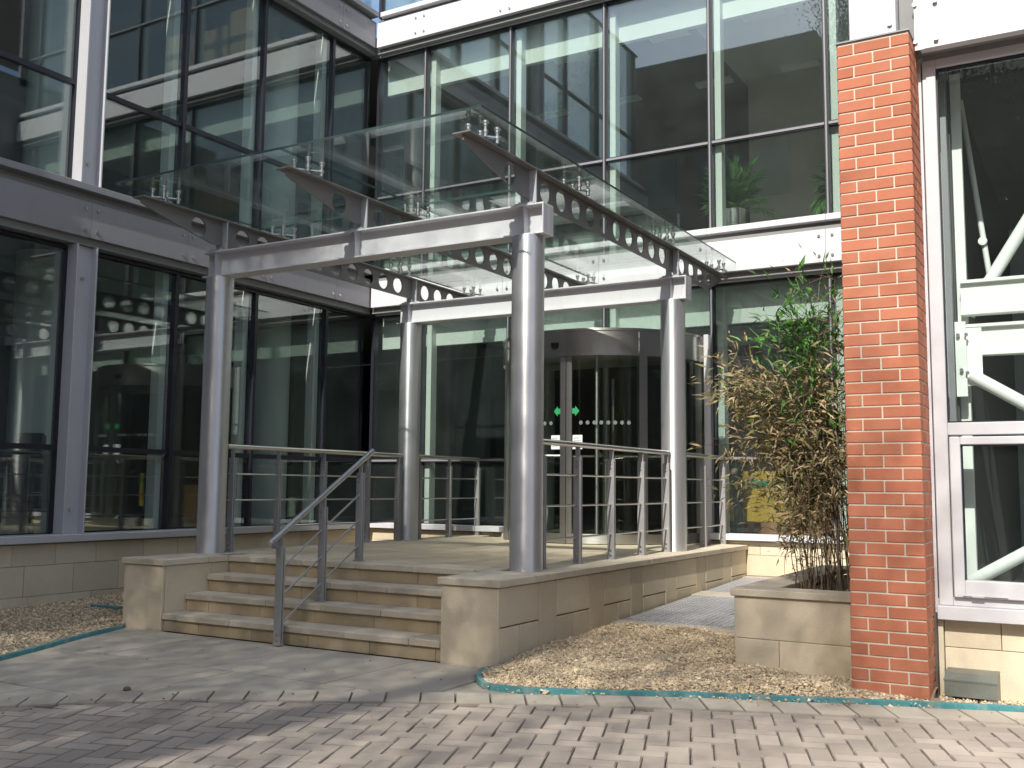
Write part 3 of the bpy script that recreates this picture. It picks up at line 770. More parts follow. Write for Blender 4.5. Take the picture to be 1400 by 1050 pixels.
rb("interior_wall", 'dark', (-14.5, -1.1, 12, 12.1, 4.27, 7.9), (-5.7, 2.8, 9.0, 9.1, 8.25, 11.9))
rb("interior_wall", 'orange', (-.95, .75, 8.2, 8.3, .58, 2.9))
for x in (-4.3, -2.0):      # interior pillars of the lobby
    b = MB(); b.tube([(x, 8.6, .58), (x, 8.6, 3.9)], .17, 20); b.build("pillar", 'inner_white', rear)
rb("side_end", 'wsteel', (2.782, 2.80, 5.9, 12, 0, 12))
# ceiling lights (unlit strips) and desk rows seen through the glass
for x in (-4.6, -3.2, -1.6, -.2, 1.2):
    for y in (7.4, 9.4): rb("ceiling_light", 'inner_white', (x-.3, x+.3, y-.1, y+.1, 7.86, 7.899))

# left wing ---------------------------------------------------------
XG = -5.80; YE = -4.4
def lb(name, m, *boxes, bev=0): return rb(name, m, *boxes, par=left, bev=bev)
b = MB(); ashlar(b, 'x', -5.58, .05, YE, 5.65, [-.04, .13, .43, .64]); b.build("plinth_wall", 'stone', left)
lb("plinth_core", 'joint', (-5.86, -5.63, YE, 5.66, -.1, .638))
lb("sill", 'steel', (-5.79, -5.49, YE, 5.569, .655, .728), bev=.004)
lb("sill_shadow_gap", 'soffit', (-5.78, -5.55, YE, 5.64, .6385, .6545))
LM = [-4.2, -2.15, -.62, .795, 2.13, 3.44, 4.82, 5.72]
for fi, (zs, zh, ztm) in enumerate(FL):
    for y0, y1 in zip(LM, LM[1:]):
        d0 = .14 if y0 == .795 else .02; d1 = .14 if y1 == .795 else .02
        for z0, z1 in ((zs, ztm), (ztm, zh)):
            b = MB(); b.box(XG-.012, XG+.012, y0+d0, y1-d1, z0+.01, z1-.01); b.build("window", 'win', left)
        lb("transom", 'black', (XG-.035, XG+.035, y0+max(.0255, d0), y1-max(.0255, d1), ztm-.028, ztm+.028))
    for y in LM[:-1]:
        if y == .795:
            lb("mullion", 'black', (XG-.05, XG+.04, y-.17, y-.14, zs, zh), (XG-.05, XG+.04, y+.14, y+.155, zs, zh)); continue
        lb("mullion", 'black', (XG-.05, XG+.05, y-.025, y+.025, zs, zh))
        lb("inner_post", 'inner_white', (XG-.20, XG-.06, y-.125, y-.04, zs-.1, zh+.15))
    lb("head_frame", 'black', (XG-.05, XG+.04, YE, 5.70, zh, zh+.03))
    lb("base_frame", 'black', (XG-.05, XG+.0095, YE, 5.70, zs-.03, zs))
for zb, zt, zs in ((3.86, 4.245, 4.40), (7.84, 8.225, 8.37)):
    lb("soffit", 'soffit', (XG-.05, -5.64, YE, 5.64, zb-.08, zb-.066), (-5.72, -5.66, YE, 5.66, zb-.0655, zt+.06))
    b = MB(); ys = [YE, -2.15, -.62, .795, 2.13, 3.44, 4.82, 5.583]
    for y0, y1 in zip(ys, ys[1:]): b.box(-5.655, -5.60, y0+.0015, y1-.0015, zb, zt, .5, .003)
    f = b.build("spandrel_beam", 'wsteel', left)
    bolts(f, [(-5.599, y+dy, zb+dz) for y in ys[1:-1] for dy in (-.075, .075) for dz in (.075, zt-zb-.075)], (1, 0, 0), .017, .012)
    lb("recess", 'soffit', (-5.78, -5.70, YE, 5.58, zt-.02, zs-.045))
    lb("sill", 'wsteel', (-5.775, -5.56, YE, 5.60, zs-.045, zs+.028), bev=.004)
for z0, z1 in ((.729, 3.776), (4.43, 7.756), (8.40, 11.7)):
    b = MB()
    b.box(-5.80, -5.605, .645, .663, z0, z1, .5, .002); b.box(-5.80, -5.605, .885, .903, z0, z1, .5, .002); b.box(-5.70, -5.688, .6635, .8845, z0, z1)
    c_ = b.build("steel_column", 'steel', left)
    bolts(c_, [(-5.687, .775, zz) for zz in (z0+.25, z1-.35)], (1, 0, 0), .02, .014)
lb("end_wall", 'wsteel', (-14.5, -5.6, YE-.2, YE-.001, 0, 8.25))
for z in (.28, 3.97, 7.95):
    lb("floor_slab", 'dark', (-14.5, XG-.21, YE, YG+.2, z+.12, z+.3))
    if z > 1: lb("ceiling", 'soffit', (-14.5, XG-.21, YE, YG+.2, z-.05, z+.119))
lb("interior_wall", 'dark', (-12.6, -12.5, YE, 12, .58, 7.9))
for y in (-2.6, 1.17, 4.9):
    for z0, z1 in ((.58, 3.9), (4.27, 7.89)):
        b = MB(); b.tube([(-6.9, y, z0), (-6.9, y, z1)], .30, 32); b.build("pillar", 'inner_white', left)

# right wing --------------------------------------------------------
right = thing("glass_building", "sunlit right wing beside the brick pier, with white framed window and steel bracing inside", "building", (7, 4, 0))
def qb(name, m, *boxes, bev=0): return rb(name, m, *boxes, par=right, bev=bev)
YW = .74
b = MB(); ashlar(b, 'y', YW+.03, .05, 2.77, 6.5, [-.06, .29, .455]); b.build("plinth_wall", 'stone', right)
qb("plinth_core", 'joint', (2.78, 6.5, YW+.08, YW+.3, -.1, .454))
qb("corner_infill", 'stone', (2.715, 2.768, .737, .95, -.05, .452)); qb("corner_infill", 'frame', (2.715, 2.744, .737, .95, .452, 4.04))
qb("sill", 'frame', (2.745, 6.5, YW-.06, YW+.14, .462, .546), bev=.004)
qb("sill_shadow_gap", 'soffit', (2.77, 6.5, YW, YW+.12, .4545, .4615))
# window frame: jambs, head, transom
fx = [2.75, 5.05, 6.5]
b = MB(); b.box(2.752, 2.832, YW-.012, YW+.10, .5465, 4.045, .5, .004); b.box(2.8325, 6.5, YW-.01, YW+.10, 3.985, 4.045, .5, .004); b.box(2.8325, 6.5, YW-.01, YW+.10, 1.597, 1.675, .5, .004)
b.box(4.98, 5.06, YW-.008, YW+.10, 1.6755, 3.9845, .5, .004); b.box(4.98, 5.06, YW-.008, YW+.10, .5465, 1.5965, .5, .004)
b.build("window_frame", 'frame', right)
b = MB(); b.box(2.8325, 2.842, YW+.012, YW+.06, 1.6755, 3.9845); b.box(2.8425, 4.97, YW+.012, YW+.06, 3.974, 3.9845); b.box(2.8425, 4.97, YW+.012, YW+.06, 1.6755, 1.685); b.build("gasket", 'black', right)
b = MB(); b.box(2.843, 4.97, YW+.03, YW+.054, 1.686, 3.973); b.build("window", 'win_clear', right)
# opening sash
b = MB(); z0, z1 = .60, 1.585; x0, x1 = 2.842, 4.97
b.box(x0, x0+.062, YW-.035, YW+.06, z0, z1, .5, .005); b.box(x1-.062, x1, YW-.035, YW+.06, z0, z1, .5, .005)
b.box(x0+.0622, x1-.0622, YW-.035, YW+.06, z1-.05, z1, .5, .005); b.box(x0+.0622, x1-.0622, YW-.035, YW+.06, z0, z0+.105, .5, .005)
b.box(x0+.05, x0+.30, YW-.043, YW-.0355, z0+.012, z0+.02)
sash = b.build("opening_sash", 'frame', right)
b = MB(); b.box(x0+.10, x0+.17, YW-.05, YW-.0355, z0+.006, z0+.022, .5, .002); b.build("hinge", 'frame', sash)
b = MB(); b.box(x0+.0622, x0+.068, YW-.01, YW+.05, z0+.1055, z1-.0505); b.box(x0+.0685, x1-.063, YW-.01, YW+.05, z1-.056, z1-.0505); b.build("gasket", 'black', sash)
b = MB(); b.box(x0+.068, x1-.063, YW+.01, YW+.034, z0+.106, z1-.051); b.build("pane", 'win_clear', sash)
qb("frame_base", 'frame', (2.8325, 4.9795, YW-.005, YW+.10, .5465, .597), bev=.003)
b = MB(); b.box(5.07, 6.5, YW+.03, YW+.054, .56, 1.59); b.box(5.07, 6.5, YW+.03, YW+.054, 1.686, 3.973); b.build("window", 'win', right)
# beam over
qb("soffit", 'soffit', (2.76, 6.5, YW-.02, YW+.12, 4.0455, 4.13))
b = MB(); b.box(2.765, 6.5, YW-.16, YW-.09, 4.065, 4.48, .5, .003); b.box(2.735, 2.795, YW-.168, YW-.1605, 4.06, 4.40, .5, .002)
bm_ = b.build("spandrel_beam", 'white', right)
bolts(bm_, [(x, YW-.161, z) for x in (2.742, 2.865) for z in (4.115, 4.365)], (0, -1, 0), .015, .021)
qb("soffit", 'soffit', (2.76, 6.5, YW-.0895, YW-.0205, 4.075, 4.46), (2.64, 2.76, YW-.12, YW+.2, 4.15, 5.0))
qb("cladding", 'white', (2.80, 6.5, YW-.05, YW+.2, 4.52, 9.0))
b = MB(); b.box(2.345, 2.635, .50, .85, 4.14, 9.0, .5, .006); c_ = b.build("steel_column", 'white', right)
b = MB(); b.tube([(2.60, .499, 4.24), (2.60, .485, 4.24)], .016, 10); b.build("bolt", 'stainless', c_)
qb("side_wall", 'wsteel', (2.80, 2.86, .95, 5.60, 0, 9.0), (2.80, 2.86, 5.60, 5.88, 0, 12.0))
qb("roof", 'soffit', (2.8, 6.5, .9, 9, 9.0, 9.15)); qb("end_wall", 'wsteel', (6.5, 6.6, .8, 9, 0, 9.1))
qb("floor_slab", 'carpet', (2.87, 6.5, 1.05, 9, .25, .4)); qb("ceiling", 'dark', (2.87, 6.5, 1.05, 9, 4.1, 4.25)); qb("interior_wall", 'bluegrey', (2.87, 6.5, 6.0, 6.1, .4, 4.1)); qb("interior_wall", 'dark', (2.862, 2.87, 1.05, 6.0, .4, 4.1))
# bracing steel inside the window
yb = 1.08
b = MB()
for z0, z1 in ((2.40, 2.63), (2.13, 2.335)):
    b.box(2.90, 6.4, yb-.05, yb+.05, z1-.02, z1); b.box(2.90, 6.4, yb-.05, yb+.05, z0, z0+.02); b.box(2.90, 6.4, yb-.02, yb+.01, z0+.02, z1-.02)
br = b.build("bracing_beam", 'inner_white', right)
b = MB(); b.box(2.865, 2.93, yb-.09, yb-.055, 1.86, 2.35); b.box(2.865, 3.02, yb-.052, yb-.0505, 1.93, 2.31); b.box(2.868, 2.93, yb+.06, yb+.12, .42, 4.08); b.build("gusset", 'inner_white', br)
bolts(br, [(x, yb-.09, z) for x, z in ((2.885, 2.26), (2.935, 2.26), (2.90, 2.03), (2.935, 2.01))], (0, -1, 0), .012, .025)
for pts in ([(2.95, yb-.06, 2.0), (4.3, yb-.06, 1.12)], [(2.93, yb+.12, 2.42), (3.9, yb+.12, 3.98)], [(2.82, yb+.08, .62), (4.4, yb+.08, 1.58)]):
    b = MB(); b.tube(pts, .042, 16); b.build("brace_tube", 'inner_white', right)
b = MB(); b.tube([(2.885, 1.6, 4.05), (3.05, 1.6, 2.6)], .02, 10); b.tube([(3.0, 1.595, 3.0), (3.0, 1.56, 3.0)], .03, 12); b.build("hanger_rod", 'inner_white', right)

# ------------------------------------------------------------------ brick pier
pier = thing("brick_pier", "tall slim red brick pier with pale mortar joints, between the bamboo and the white window", "pier", (2.51, .58, 0))
px0, px1, py0, py1 = 2.285, 2.728, .392, .735
b = MB(); b.box(px0+.006, px1-.006, py0+.006, py1-.004, -.05, 4.128); b.box(px0, px1, py0, py1, -.04, .022); b.build("mortar", 'mortar', pier)
b = MB(); H_ = .075; n = 54
for k in range(n):
    z0 = .028+k*.0758; z1 = z0+.0655
    if z1 > 4.13: break
    W = px1-px0; g = .0048
    if k % 2 == 0: xs = [(px0, px0+.5*W), (px0+.5*W, px1)]
    else: xs = [(px0, px0+.235*W), (px0+.235*W, px0+.745*W), (px0+.745*W, px1)]
    for i_x, (x0, x1) in enumerate(xs):
        a0 = 0 if x0 == px0 else g; a1 = 0 if x1 == px1 else g
        b.box(x0+a0, x1-a1, py0+random.uniform(-.001, .0015), py0+.1, z0, z1, rv(), .0025)
    D = py1-py0
    ysp = [(py0+.102, py0+.102+(D-.102)*.55), (py0+.102+(D-.102)*.55, py1)] if k % 2 == 0 else [(py0+.102, py0+.102+(D-.102)*.28), (py0+.102+(D-.102)*.28, py1)]
    for y0, y1 in ysp:
        b.box(px1-.09, px1+random.uniform(-.001, .001), y0+g, y1-(0 if y1 == py1 else g), z0, z1, rv(), .0025)
        b.box(px0+random.uniform(-.001, .001), px0+.09, y0+g, y1-(0 if y1 == py1 else g), z0, z1, rv(), .0025)
b.build("brickwork", 'brick', pier)
b = MB(); b.box(px0-.006, px1+.004, py0-.006, py1, 4.129, 4.139); b.build("cap_sheet", 'wsteel', pier)

# ------------------------------------------------------------------ planter and bamboo
pl = thing("planter", "low sandstone planter box holding the dry bamboo, left of the brick pier", "planter", (2.0, 1.9, 0))
b = MB(); blocks(b, 'y', .63, .03, [(1.475, 2.29, .26, .535), (1.475, 1.775, -.03, .26), (1.775, 2.29, -.03, .26)], .0015, .003)
blocks(b, 'x-', 1.475, .03, [(.662, 1.4, .26, .535), (1.4, 2.2, .26, .535), (2.2, 3.2, .26, .535), (.662, 1.8, -.03, .26), (1.8, 3.2, -.03, .26)], .0015, .003); b.build("wall", 'stone', pl)
b = MB(); b.box(1.505, 1.70, .66, 3.2, -.04, .50); b.box(1.7005, 2.74, .66, .80, -.04, .50); b.box(1.7005, 2.74, 3.0, 3.2, -.04, .50); b.build("core", 'joint', pl)
b = MB(); b.box(1.455, 2.283, .61, .86, .536, .585, rv(), .005); b.box(1.455, 1.72, .863, 2.0, .536, .585, rv(), .005); b.box(1.455, 1.72, 2.003, 3.22, .536, .585, rv(), .005); b.box(1.723, 2.75, 2.97, 3.22, .536, .585, rv(), .005); b.box(2.286, 2.75, .745, .86, .536, .585, rv(), .005)
b.build("coping", 'coping', pl)
b = MB()
for i in range(14):
    for j in range(14):
        def zz(a, c): return .515+.03*math.sin(a*1.7)*math.cos(c*1.3)+.012*math.sin(a*5+c*3)
        x0, x1 = 1.69+i*.075, 1.69+(i+1)*.075; y0, y1 = .80+j*.158, .80+(j+1)*.158
        b.face([(x0, y0, zz(i, j)), (x1, y0, zz(i+1, j)), (x1, y1, zz(i+1, j+1)), (x0, y1, zz(i, j+1))])
b.build("soil", 'soil', pl)

def leaf(b, p, d, L, W, nrm, var):
    d = d.normalized(); s_ = d.cross(nrm)
    if s_.length < 1e-3: s_ = d.orthogonal()
    s_.normalize(); nn = s_.cross(d).normalized()
    dr = -nn*L*.10
    a = p; m1 = p+d*L*.35; t_ = p+d*L+dr*1.4
    b.raw([a, m1+s_*W+nn*W*.35, t_, m1-s_*W+nn*W*.35, m1+dr*.3], [(0, 4, 1), (1, 4, 2), (0, 3, 4), (3, 2, 4)], var)
bam = thing("bamboo", "half dry bamboo clump with tan leaves and one green tuft, growing from the stone planter", "bamboo", (1.95, 1.25, .53))
canes = MB(); dry = MB(); olive = MB(); green = MB()
def rvec(s_=1.0): return Vector((random.gauss(0, s_), random.gauss(0, s_), random.gauss(0, s_)))
def spray(P, D, kind, n, L0=.075):
    for q in range(n):
        d = (D+rvec(.55)+Vector((0, 0, -.35))).normalized(); p = P+rvec(.035)
        L = random.uniform(.7, 1.25)*L0
        k = kind
        if kind == 'mix': k = random.choices(('dry', 'olive', 'green'), (.50, .49, .01))[0]
        b = {'dry': dry, 'olive': olive, 'green': green}[k]
        leaf(b, p, d, L, L*.105, Vector((random.gauss(0, .5), -random.random(), random.random()+.3)), random.random())
cane_list = []
def mk_cane(base, tip, bend, r):
    pts = []
    for i in range(9):
        t_ = i/8; p = base.lerp(tip, t_)+bend*math.sin(t_*math.pi*.5)**1.2*t_; pts.append(p+rvec(.006))
    canes.tube(pts, [r*(1-.75*i/8) for i in range(9)], 6, random.random()); return pts
random.seed(21)
# canes rise from the soil and arch out; targets follow the plant's outline
targets = [((1.20, 2.13), 1), ((1.24, 1.98), 1), ((1.32, 2.22), 1), ((1.36, 2.02), 1), ((1.47, 2.10), 1), ((1.55, 1.92), 1), ((1.62, 2.02), 1), ((1.28, 1.66), 2), ((1.42, 1.58), 1), ((1.52, 1.70), 1),
           ((1.46, 1.33), 1), ((1.62, 1.40), 1), ((1.74, 1.55), 1), ((1.78, 1.90), 1), ((1.86, 2.10), 1), ((1.90, 1.62), 1), ((1.95, 2.28), 1), ((2.02, 1.92), 1), ((2.05, 2.42), 3), ((1.98, 2.62), 3), ((2.10, 2.70), 3), ((1.9, 2.72), 3),
           ((2.10, 2.20), 1), ((2.10, 1.50), 1), ((1.62, 1.12), 2), ((1.78, 2.58), 4), ((1.64, 2.52), 4), ((1.78, 2.40), 4), ((1.88, 2.28), 4), ((1.90, 2.48), 4), ((1.98, 2.58), 4), ((2.10, 2.46), 4)]
for (tx, tz), kind in targets:
    base = Vector((random.uniform(1.80, 2.14), random.uniform(1.0, 1.6), .50))
    ty = 1.3+random.uniform(-.30, .30)
    tip = Vector((tx, ty, tz))
    rise = Vector(((base.x-tx)*.55, 0, (tz-.5)*.20))
    pts = mk_cane(base, tip-rise*0, Vector((0, 0, 0)), random.uniform(.004, .007)) if abs(base.x-tx) < .2 else None
    if pts is None:
        pts = []
        for i in range(11):
            t_ = i/10; p = Vector((base.x+(tx-base.x)*t_**2.0, base.y+(ty-base.y)*t_, .5+(tz-.5)*(1-(1-t_)**1.45)-.10*(t_**4)*abs(base.x-tx))); pts.append(p+rvec(.005))
        rr = random.uniform(.004, .0065); canes.tube(pts, [rr*(1-.8*i/10) for i in range(11)], 6, random.random())
    n = len(pts)
    for i in range(n):
        f = i/(n-1)
        if f < .35: continue
        p = pts[i]; d = (pts[min(i+1, n-1)]-pts[max(0, i-1)]).normalized()
        for br_ in range(6 if f > .55 else 3):
            side = rvec(1); side.z *= .5; side.normalize(); Lb = random.uniform(.08, .20)*(1.0 if f > .6 else .7)
            e = p+side*Lb+d*Lb*.5
            if e.x > 2.26: e.x = 2.24
            canes.tube([p, p.lerp(e, .5)+rvec(.008), e], [.0025, .0018, .001], 4, random.random(), False)
            if kind == 4 and f > .6:
                spray(e, side+d, 'green', 4, .10); spray(p.lerp(e, .5), side+d, 'green', 2, .09)
            elif kind == 3: 
                if random.random() < .4: spray(e, side+d, 'dry', 2, .05)
            else:
                spray(e, side+d*.5, 'mix', 4, .085); spray(p.lerp(e, .55), side, 'mix', 2, .08)
for k in range(22):     # bare canes and low twigs
    base = Vector((random.uniform(1.78, 2.18), random.uniform(.95, 1.7), .50)); tip = Vector((base.x+random.gauss(0, .14), base.y+random.gauss(0, .15), random.uniform(1.0, 2.0)))
    tip.x = min(tip.x, 2.24)
    pts = mk_cane(base, tip, Vector((random.gauss(0, .05), random.gauss(0, .05), 0)), random.uniform(.003, .006))
    for p in pts[2:]:
        for q in range(2):
            s_ = rvec(1); s_.normalize(); e = p+s_*random.uniform(.05, .15); e.x = min(e.x, 2.25)
            canes.tube([p, e], [.002, .0008], 4, random.random(), False)
            if random.random() < .35: spray(e, s_, 'mix', 2, .05)
canes.build("canes", 'cane', bam); dry.build("dry_foliage", 'leaf_dry', bam); olive.build("olive_foliage", 'leaf_olive', bam); green.build("green_foliage", 'leaf_green', bam)

# ------------------------------------------------------------------ gratings, vent cover
def grating(y0, y1, label):
    g = thing("floor_grating", label, "grating", (.8, (y0+y1)/2, zg(y0)), "steel gratings in the path beside the terrace")
    x0, x1 = .04, 1.47
    def Z(y): return zg(y)+.012
    b = MB()
    n = int((x1-x0)/.05)
    for i in range(n+1):
        x = x0+(x1-x0)*i/n
        b.raw([(x-.009, y0, Z(y0)), (x+.009, y0, Z(y0)), (x+.009, y1, Z(y1)), (x-.009, y1, Z(y1)), (x-.009, y0, Z(y0)-.03), (x+.009, y0, Z(y0)-.03), (x+.009, y1, Z(y1)-.03), (x-.009, y1, Z(y1)-.03)],
              [(0, 1, 2, 3), (1, 0, 4, 5), (2, 1, 5, 6), (3, 2, 6, 7), (0, 3, 7, 4)])
    b.build("bearing_bars", 'grate', g)
    b = MB(); n = int((y1-y0)/.06)
    for i in range(n+1):
        y = y0+(y1-y0)*i/n; z = Z(y)-.001
        b.box(x0, x1, y-.009, y+.009, z-.025, z)
    b.build("cross_bars", 'grate', g)
    b = MB(); b.face([(x0, y0, Z(y0)-.032), (x1, y0, Z(y0)-.032), (x1, y1, Z(y1)-.032), (x0, y1, Z(y1)-.032)]); b.build("pit", 'pit', g)
grating(2.03, 3.78, "nearer galvanised floor grating in the path between terrace wall and planter")
grating(4.10, 5.45, "farther galvanised floor grating in the path, close to the rear stone base")
b = MB()
for y0, y1 in ((1.85, 2.02), (3.79, 4.09), (5.46, 5.64)):
    z0, z1 = zg(y0)+.014, zg(y1)+.014
    b.raw([(.005, y0, z0), (1.47, y0, z0), (1.47, y1, z1), (.005, y1, z1), (.005, y0, z0-.1), (1.47, y0, z0-.1)], [(0, 1, 2, 3), (1, 0, 4, 5)])
struct(b.build("path_kerb", 'band'))
b = MB(); b.raw([(1.47, 1.8, zg(1.8)), (2.8, 1.8, zg(1.8)), (2.8, 5.66, zg(5.6)), (1.47, 5.66, zg(5.6))], [(0, 1, 2, 3)]); struct(b.build("path_side", 'slab'))

vc = thing("vent_cover", "small weathered metal vent cover box at the foot of the right stone wall", "vent cover", (2.93, .64, 0))
b = MB(); vx0, vx1, vy0, vy1 = 2.785, 3.075, .575, .768
prof = [(vy0, .028), (vy0, .125), (vy0+.05, .160), (vy1, .168)]
for (ya_, za), (yb_, zb_) in zip(prof, prof[1:]): b.face([(vx0, ya_, za), (vx1, ya_, za), (vx1, yb_, zb_), (vx0, yb_, zb_)])
b.face([(vx0, vy1, .028)]+[(vx0, y, z) for y, z in prof]); b.face([(vx1, y, z) for y, z in reversed(prof)]+[(vx1, vy1, .028)])
b.build("hood", 'ventmetal', vc)
b = MB(); b.box(vx0+.0, vx0+.045, vy0+.006, vy1, .0, .028); b.box(vx1-.055, vx1, vy0+.006, vy1, .0, .028); b.box(vx0-.004, vx1+.004, vy0-.004, vy0+.001, .118, .128); b.build("flange", 'ventmetal', vc)
b = MB(); b.box(vx0+.05, vx1-.06, vy0+.03, vy1, .001, .027); b.build("opening", 'pit', vc)

# ------------------------------------------------------------------ revolving door
rd = thing("revolving_door", "curved glass and stainless revolving door under the canopy, with white notices at its centre", "door", (-1.88, 5.8, T))
DC = (-1.88, 5.80); RO = 1.33
b = MB(); b.arc(DC, RO-.06, RO, -90, 90, 2.80, 3.09, 64); b.arc(DC, RO-.05, RO+.012, -90, 90, 3.0905, 3.12, 64); fas = b.build("drum_fascia", 'drum', rd)
b = MB(); b.arc(DC, .02, RO-.061, -90, 90, 2.80, 2.82, 48); b.arc(DC, .02, RO-.055, -90, 90, 3.095, 3.11, 48); b.build("drum_ceiling", 'drum', rd)
b = MB(); sx, sy = DC[0]+RO*math.sin(R(-2)), DC[1]-RO*math.cos(R(-2))
b.lathe((sx, sy+.01, 2.925), [(.0, -.045), (.025, -.042), (.05, -.02), (.055, .01), (.055, .035), (.0, .036)], 20); b.build("sensor", 'black', rd)
def dpost(a, wdeg, r0, r1, z0=T, z1=2.80, name="door_post"):
    b = MB(); b.arc(DC, r0, r1, a-wdeg/2, a+wdeg/2, z0, z1, 3); return b.build(name, 'drum', rd)
for a in (-44, 44): dpost(a, 4.2, RO-.07, RO+.012, T, 3.1205)
for a in (-87.5, 87.5): dpost(a, 5, RO-.07, RO+.01)
for s_ in (-1, 1):      # two curved sliding leaves
    a0, a1 = (4, 44) if s_ > 0 else (-36, 4)
    lo, hi = (4.2, 41.5) if s_ > 0 else (-41.5, 3.8)
    b = MB(); b.arc(DC, RO-.05, RO-.035, lo+3, hi, .72, 2.79, 24); lf = b.build("sliding_leaf", 'door_glass', rd)
    b = MB(); e0 = lo if s_ > 0 else hi-3.0
    b.arc(DC, RO-.065, RO-.02, e0, e0+3.0, .61, 2.795, 3); b.arc(DC, RO-.06, RO-.025, lo, hi, .61, .72, 24); b.build("stile", 'drum', lf)
    am = lo+6.0 if s_ > 0 else hi-6.0
    b = MB(); b.arc(DC, RO-.034, RO-.031, am-2.6, am+2.6, 1.70, 1.865, 6); b.build("notice", 'paperwhite', lf)
    b = MB()
    for q in range(4):
        b.arc(DC, RO-.0305, RO-.0295, am-2.0, am+2.0-(q % 2)*.8, 1.735+.03*q, 1.743+.03*q, 4)
    b.build("notice_text", 'print', lf)
    b = MB(); ac = lo+5.0 if s_ > 0 else hi-5.0
    def PP(a, z): return (DC[0]+(RO-.031)*math.sin(R(a)), DC[1]-(RO-.031)*math.cos(R(a)), z)
    q = [PP(ac-s_*1.9, 2.115), PP(ac-s_*.3, 2.115), PP(ac-s_*.3, 2.085), PP(ac+s_*2.0, 2.148), PP(ac-s_*.3, 2.21), PP(ac-s_*.3, 2.18), PP(ac-s_*1.9, 2.18)]
    b.face(q); b.build("green_arrow", 'green_sign', lf)
    b = MB()
    for q in range(8):
        ad = (12.0+q*3.55) if s_ > 0 else (-(5.0+q*3.9))
        cx, cz = ad, 2.01
        b.face([PP(cx+1.0*math.cos(t_*math.pi/8), cz+.024*math.sin(t_*math.pi/8)) for t_ in range(16)])
    b.build("manifestation_dots", 'dot', lf)
for s_ in (-1, 1):      # fixed curved side glass
    b = MB(); b.arc(DC, RO-.045, RO-.03, *( (46.5, 85) if s_ > 0 else (-85, -46.5)), .72, 2.79, 20); sgl = b.build("side_glass", 'door_glass', rd)
    b = MB(); b.arc(DC, RO-.055, RO-.02, *((46.2, 85) if s_ > 0 else (-85, -46.2)), .61, .72, 20); b.build("bottom_rail", 'drum', sgl)
b = MB()
for a in (20, 110, 200, 290):
    d = Vector((math.sin(R(a)), -math.cos(R(a)), 0)); n_ = Vector((-d.y, d.x, 0))
    p0, p1 = Vector((*DC, 0))+d*.06, Vector((*DC, 0))+d*(RO-.10)
    b.raw([p0+n_*.006+Vector((0, 0, .66)), p1+n_*.006+Vector((0, 0, .66)), p1+n_*.006+Vector((0, 0, 2.78)), p0+n_*.006+Vector((0, 0, 2.78))], [(0, 1, 2, 3)])
b.build("wing_glass", 'door_glass', rd)
b = MB()
for a in (20, 110, 200, 290):
    d = Vector((math.sin(R(a)), -math.cos(R(a)), 0)); p = Vector((*DC, 0))+d*(RO-.10)
    b.tube([(p.x, p.y, .62), (p.x, p.y, 2.79)], .022, 8)
    q0 = Vector((*DC, 0))+d*.06; b.tube([(q0.x, q0.y, .64), (p.x, p.y, .64)], .02, 8); b.tube([(q0.x, q0.y, 1.66), (p.x, p.y, 1.66)], .018, 8)
b.tube([(DC[0], DC[1], .605), (DC[0], DC[1], 2.80)], .05, 16); b.build("wing_frame", 'drum', rd)
for x in (-3.285, -.475):
    b = MB(); b.box(x-.03, x+.03, 5.66, 5.80, T+.002, 3.125, .5, .003); b.build("jamb", 'white', rd)
b = MB(); b.box(-.62, -.506, 5.66, 5.80, 2.79, 3.10); b.box(-3.254, -3.14, 5.66, 5.80, 2.79, 3.10); b.build("end_panel", 'drum', rd)
b = MB(); b.box(-3.2, -.55, 5.82, 7.0, T-.02, T+.001); b.build("floor_disc", 'floor', rd)
b = MB(); b.box(-.70, -.66, 6.3, 6.33, 1.9, 2.6); b.build("red_panel", 'redtape', rd)

# ------------------------------------------------------------------ things seen inside the glass
def palm(label, x, y, z0, hgt, spread, droop, seed, potr=.165, poth=.30):
    random.seed(seed)
    t = thing("potted_palm", label, "potted plant", (x, y, z0), "potted palms on the first floor window ledge")
    b = MB(); b.lathe((x, y, z0), [(.0, .002), (potr*.72, .002), (potr, poth), (potr*1.02, poth+.004), (potr*.93, poth+.004), (potr*.9, poth-.05), (0, poth-.05)], 28); b.build("pot", 'pot', t)
    f = MB(); s_ = MB()
    for k in range(70):
        a = random.uniform(0, 6.283); el = random.uniform(.35, 1.45); L = hgt*random.uniform(.6, 1.05)
        o = Vector((x+random.gauss(0, .03), y+random.gauss(0, .03), z0+poth-.04))
        d = Vector((math.cos(a)*math.cos(el)*spread, math.sin(a)*math.cos(el)*spread, math.sin(el)))
        pts = []
        for i in range(9):
            q = i/8; pts.append(o+d*L*q+Vector((0, 0, -droop*L*q*q*(1.2-math.sin(el)*.6))))
        s_.tube(pts, [.006*(1-.8*i/8) for i in range(9)], 4, .5, False)
        for i in range(3, 9):
            dd = (pts[i]-pts[i-1]).normalized(); sd_ = dd.cross(Vector((0, 0, 1)))
            for sg in (-1, 1):
                leaf(f, pts[i], dd*.8+sd_*sg*.75+Vector((0, 0, -.2)), random.uniform(.14, .22), .015, Vector((0, 0, 1))+rvec(.3), random.random())
                leaf(f, pts[i].lerp(pts[i-1], .5), dd*.8+sd_*sg*.75+Vector((0, 0, -.2)), random.uniform(.13, .22), .015, Vector((0, 0, 1))+rvec(.3), random.random())
    f.build("fronds", 'palm', t); s_.build("stems", 'palm', t)
palm("bushy green palm in a shiny metal pot behind the first floor window", -.34, 6.38, 4.40, .80, .62, .25, 5, .165, .42)
palm("spiky dark palm in a metal pot, half hidden behind the brick pier upstairs", 1.05, 6.38, 4.40, .85, .5, .55, 9, .15, .36)
